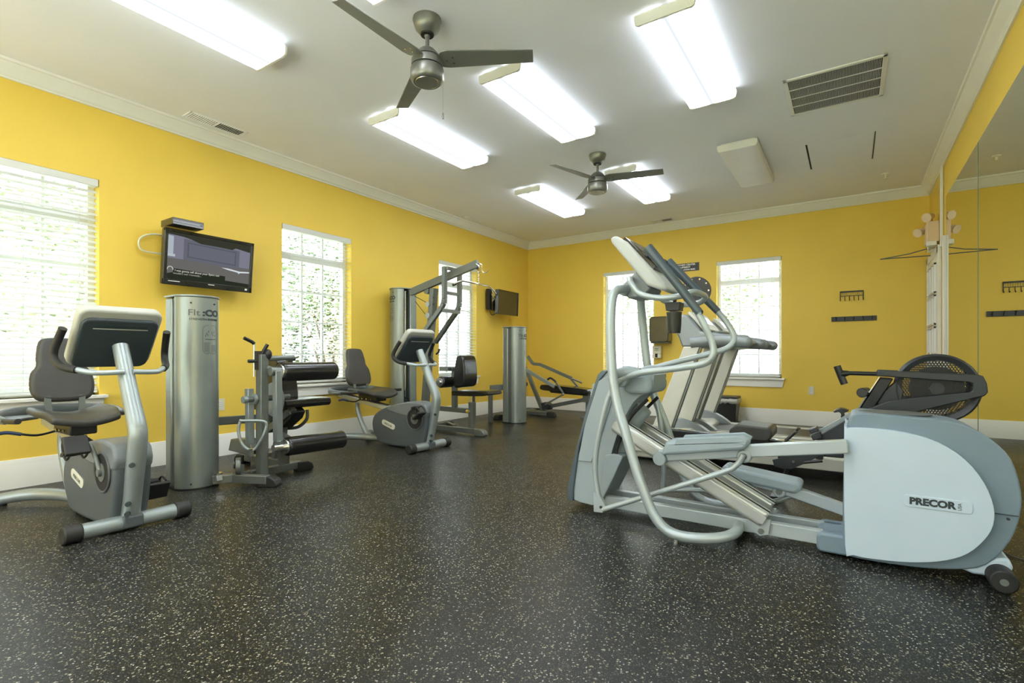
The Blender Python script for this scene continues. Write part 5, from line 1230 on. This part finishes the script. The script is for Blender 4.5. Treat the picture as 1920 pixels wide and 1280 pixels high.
B().prism(spl([(1.0, .50), (1.02, .535), (1.25, .54), (1.50, .55), (1.54, .535), (1.54, .505), (1.40, .485), (1.04, .478)], 3), 4.72, 5.0).build('seat', 'foam', Lm, bev=.014, seg=3)
B().bar((1.205, 4.86, .09), (1.205, 4.86, .40), .075, .06, up=(1, 0, 0)).build('seat_post', 'steel', Lm, bev=.004)
B().bar((1.205, 4.86, .38), (1.205, 4.86, .49), .055, .045, up=(1, 0, 0)).build('seat_tube', 'chrome', Lm)
B().sph((1.165, 4.815, .288), .022, n=12).build('yellow_knob', 'red', Lm, label='yellow adjustment knob')
B().cyl((1.172, 4.815, .288), (1.20, 4.83, .288), .006, n=8).build('knob_pin', 'chrome', Lm)
B().tube([(.70, 4.78, .98), (.75, 4.76, 1.0), (.76, 4.76, 1.02)], .012, n=8).sph((.765, 4.76, 1.03), .016, n=10).build('selector_lever', 'black', Lm)
# ------------------------------------------------------------------ leg press / incline bench in the far corner
Pm = thing('bench_press_machine', 'far corner press machine with flat black bench and short weight column', 'weight machine', (1.1, 6.9, 0))
column(Pm, 1.02, 6.125, 1.36, 0, mid=.0)
def poly_bars(pts, w, h, nm, m='steel'):
    b = B()
    for p, q in zip(pts, pts[1:]): b.bar(p, q, w, h)
    return b.build(nm, m, Pm, bev=.004)
poly_bars([(.445, 7.35, .953), (.553, 7.35, .825), (.69, 7.35, .815), (1.286, 7.35, .596)], .035, .05, 'press_arm')
B().tube([(1.275, 7.35, .60), (1.468, 7.35, .531)], .018, n=12, smooth=False).build('hand_grip', 'chrome', Pm)
poly_bars([(1.267, 7.35, .587), (1.411, 7.35, .444)], .025, .03, 'arm_link')
poly_bars([(.66, 6.95, .742), (.816, 6.95, .659), (1.189, 6.95, .482)], .035, .055, 'press_arm', 'silver')
B().tube([(1.06, 6.95, .585), (1.11, 6.95, .612), (1.18, 6.95, .578), (1.21, 6.95, .55)], .016, n=10).build('hand_grip', 'black', Pm)
poly_bars([(1.189, 6.95, .574), (1.35, 6.95, .371), (1.015, 6.95, .195)], .02, .026, 'scissor_link')
B().sph((1.35, 6.93, .371), .015, n=10).build('link_pin', 'chrome', Pm)
poly_bars([(.57, 7.12, .72), (.90, 7.12, .03)], .05, .06, 'incline_post')
poly_bars([(.50, 7.12, .80), (.57, 7.12, .72)], .05, .06, 'incline_post')
poly_bars([(.90, 7.15, .13), (1.611, 7.15, .286)], .05, .06, 'bench_beam')
B().prism([(.86, .20), (.95, .22), (1.02, .17), (1.0, .10), (.88, .10)], 7.08, 7.22).build('beam_joint', 'rowgrey', Pm, bev=.006)
B().box((1.60, 7.08, .25), (1.70, 7.22, .36)).build('end_bracket', 'steel', Pm, bev=.006)
B().box((1.66, 7.10, .36), (1.74, 7.20, .42)).build('bench_hinge', 'chrome', Pm, bev=.006)
B().bar((1.655, 7.15, .03), (1.655, 7.15, .26), .05, .05, up=(1, 0, 0)).bar((1.655, 6.95, .02), (1.655, 7.35, .02), .06, .035).build('bench_leg', 'steel', Pm, bev=.004)
bp = spl([(.895, .43), (.90, .485), (.95, .50), (1.30, .485), (1.66, .455), (1.72, .43), (1.71, .39), (1.60, .375), (1.30, .39), (1.0, .41)], 3)
B().prism(bp, 7.0, 7.28).build('bench_pad', 'foam', Pm, bev=.018, seg=3)
B().prism([(1.02, .41), (1.06, .375), (1.70, .35), (1.70, .385), (1.3, .40)], 7.06, 7.22).build('pad_board', 'black', Pm)
B().bar((.62, 6.99, .045), (1.06, 6.99, .05), .07, .06).bar((.62, 6.30, .05), (.62, 7.30, .05), .055, .055).bar((.62, 7.14, .05), (.95, 7.14, .05), .055, .055).build('base_frame', 'steel', Pm, bev=.005)
foot(1.10, 6.99, 1, 0, Pm); foot(.62, 6.24, 0, -1, Pm); foot(.62, 7.38, 0, 1, Pm)
B().bar((.72, 5.90, .50), (.88, 6.12, .50), .03, .075).bar((.72, 5.90, .50), (.72, 6.40, .50), .03, .075).bar((.72, 6.40, .50), (.62, 7.05, .50), .03, .06).build('linking_beam', 'steel', Pm, bev=.004)
B().bar((.72, 5.90, .47), (.72, 5.90, .0), .05, .05, up=(1, 0, 0)).build('beam_leg', 'steel', Pm, bev=.004)
# ------------------------------------------------------------------ outside: lawn, added bounce paving, shrubs, trees
struct(B().box((-40, -20, -.5), (-.2, 45, -.4)).box((-.2, RY+.2, -.5), (40, 45, -.4)).box((-.2, -20, -.5), (40, YB-.2, -.4)).build('lawn', 'grass', smooth=False))
struct(B().box((-1.6, -2.6, -.4), (-.4, 9, -.38)).box((-.4, RY+.4, -.4), (11, RY+7.5, -.38)).box((-13, -6, -.4), (-5.5, 16, -.38)).box((-1, -6, -.4), (8, YB-.3, -.38)).build('bounce_paving', 'stone', smooth=False))  # pale slabs added outdoors as reflectors, throwing sunlight up onto the ceiling
def shrub(x, y, r, h, label, name='shrub', m='leaf', n=1500, trunk=False, cat='bush', grp=None, ls=.05):
    t = thing(name, label, cat, (x, y, -.4), grp)
    b = B(); z0 = -.4+(h*.35 if trunk else 0)
    for _ in range(n):
        a = random.uniform(0, 2*math.pi); cz = random.uniform(-1, 1); rr = (1-cz*cz)**.5; k = random.uniform(.72, 1.05)+.12*math.sin(5*a+3*cz)
        p = Vector((x+r*k*rr*math.cos(a), y+r*k*rr*math.sin(a), z0+(h-(z0+.4))*.5+(h-(z0+.4))*.5*k*cz*1.0))
        s_ = random.uniform(ls*.6, ls*1.3); q = Matrix.Rotation(random.uniform(0, 6.3), 3, 'Z') @ Matrix.Rotation(random.uniform(-1.2, 1.2), 3, 'X')
        vs = [b.bm.verts.new(p+q @ Vector(v)*s_) for v in ((-.5, 0, 0), (0, -.3, .06), (.6, 0, 0), (0, .3, .06))]
        b.bm.faces.new(vs)
    b.build('foliage', m, t, smooth=False, kind='stuff')
    b = B()
    if trunk:
        b.tube([(x, y, -.42), (x+.05, y, h*.2), (x, y+.05, h*.5)], [.12*r, .09*r, .05*r], n=10)
    for k in range(5):
        a = k*1.26; b.tube([(x, y, -.4+(h*.35 if trunk else 0)), (x+.3*r*math.cos(a), y+.3*r*math.sin(a), -.4+h*.5), (x+.6*r*math.cos(a), y+.6*r*math.sin(a), -.4+h*.75)], [.03*r, .02*r, .01*r], n=6)
    b.build('stem', 'bark', t)
shrub(-1.6, 5.0, .85, 2.7, 'leafy green bush seen through the window beside the television', n=7500, m='leaf')
shrub(-2.9, 7.3, .95, 2.1, 'pale green bush right of the larger bush outside the left wall', n=4000, m='leaf2')
shrub(-2.6, 3.3, .9, 1.6, 'low shrub outside the leftmost window', n=3000)
for x, y, r, h, mm, lb_ in ((-7, 9, 2.6, 5.6, 'leaf', 'tall tree standing farther off beyond the bushes on the left side'), (-8, 3.5, 2.2, 4.6, 'leaf2', 'pale tree farther off outside the leftmost window'),
   (.6, 17, 2.1, 4.6, 'leaf2', 'pale leafed tree outside the left back window'), (6.2, 17, 2.0, 4.2, 'leaf2', 'pale leafed tree outside the right back window'), (-17, 11, 2.6, 4.5, 'leaf', 'green tree farthest off beyond the left wall')):
    shrub(x, y, r, h, lb_, 'tree', mm, 4200, True, 'tree', None, .13)
def post(x, y, label):
    t = thing('porch_column', label, 'column', (x, y, -.4), 'porch columns outside the back wall')
    B().box((x-.13, y-.13, -.4), (x+.13, y+.13, 3.2)).build('shaft', 'stone', t, bev=.01)
    B().box((x-.18, y-.18, -.4), (x+.18, y+.18, -.2)).build('plinth', 'stone', t, bev=.01)
    B().box((x-.18, y-.18, 3.2), (x+.18, y+.18, 3.3)).build('capital', 'stone', t, bev=.01)
post(4.02, 10.2, 'pale porch column outside the right back window'); post(1.35, 10.2, 'pale porch column outside the left back window')
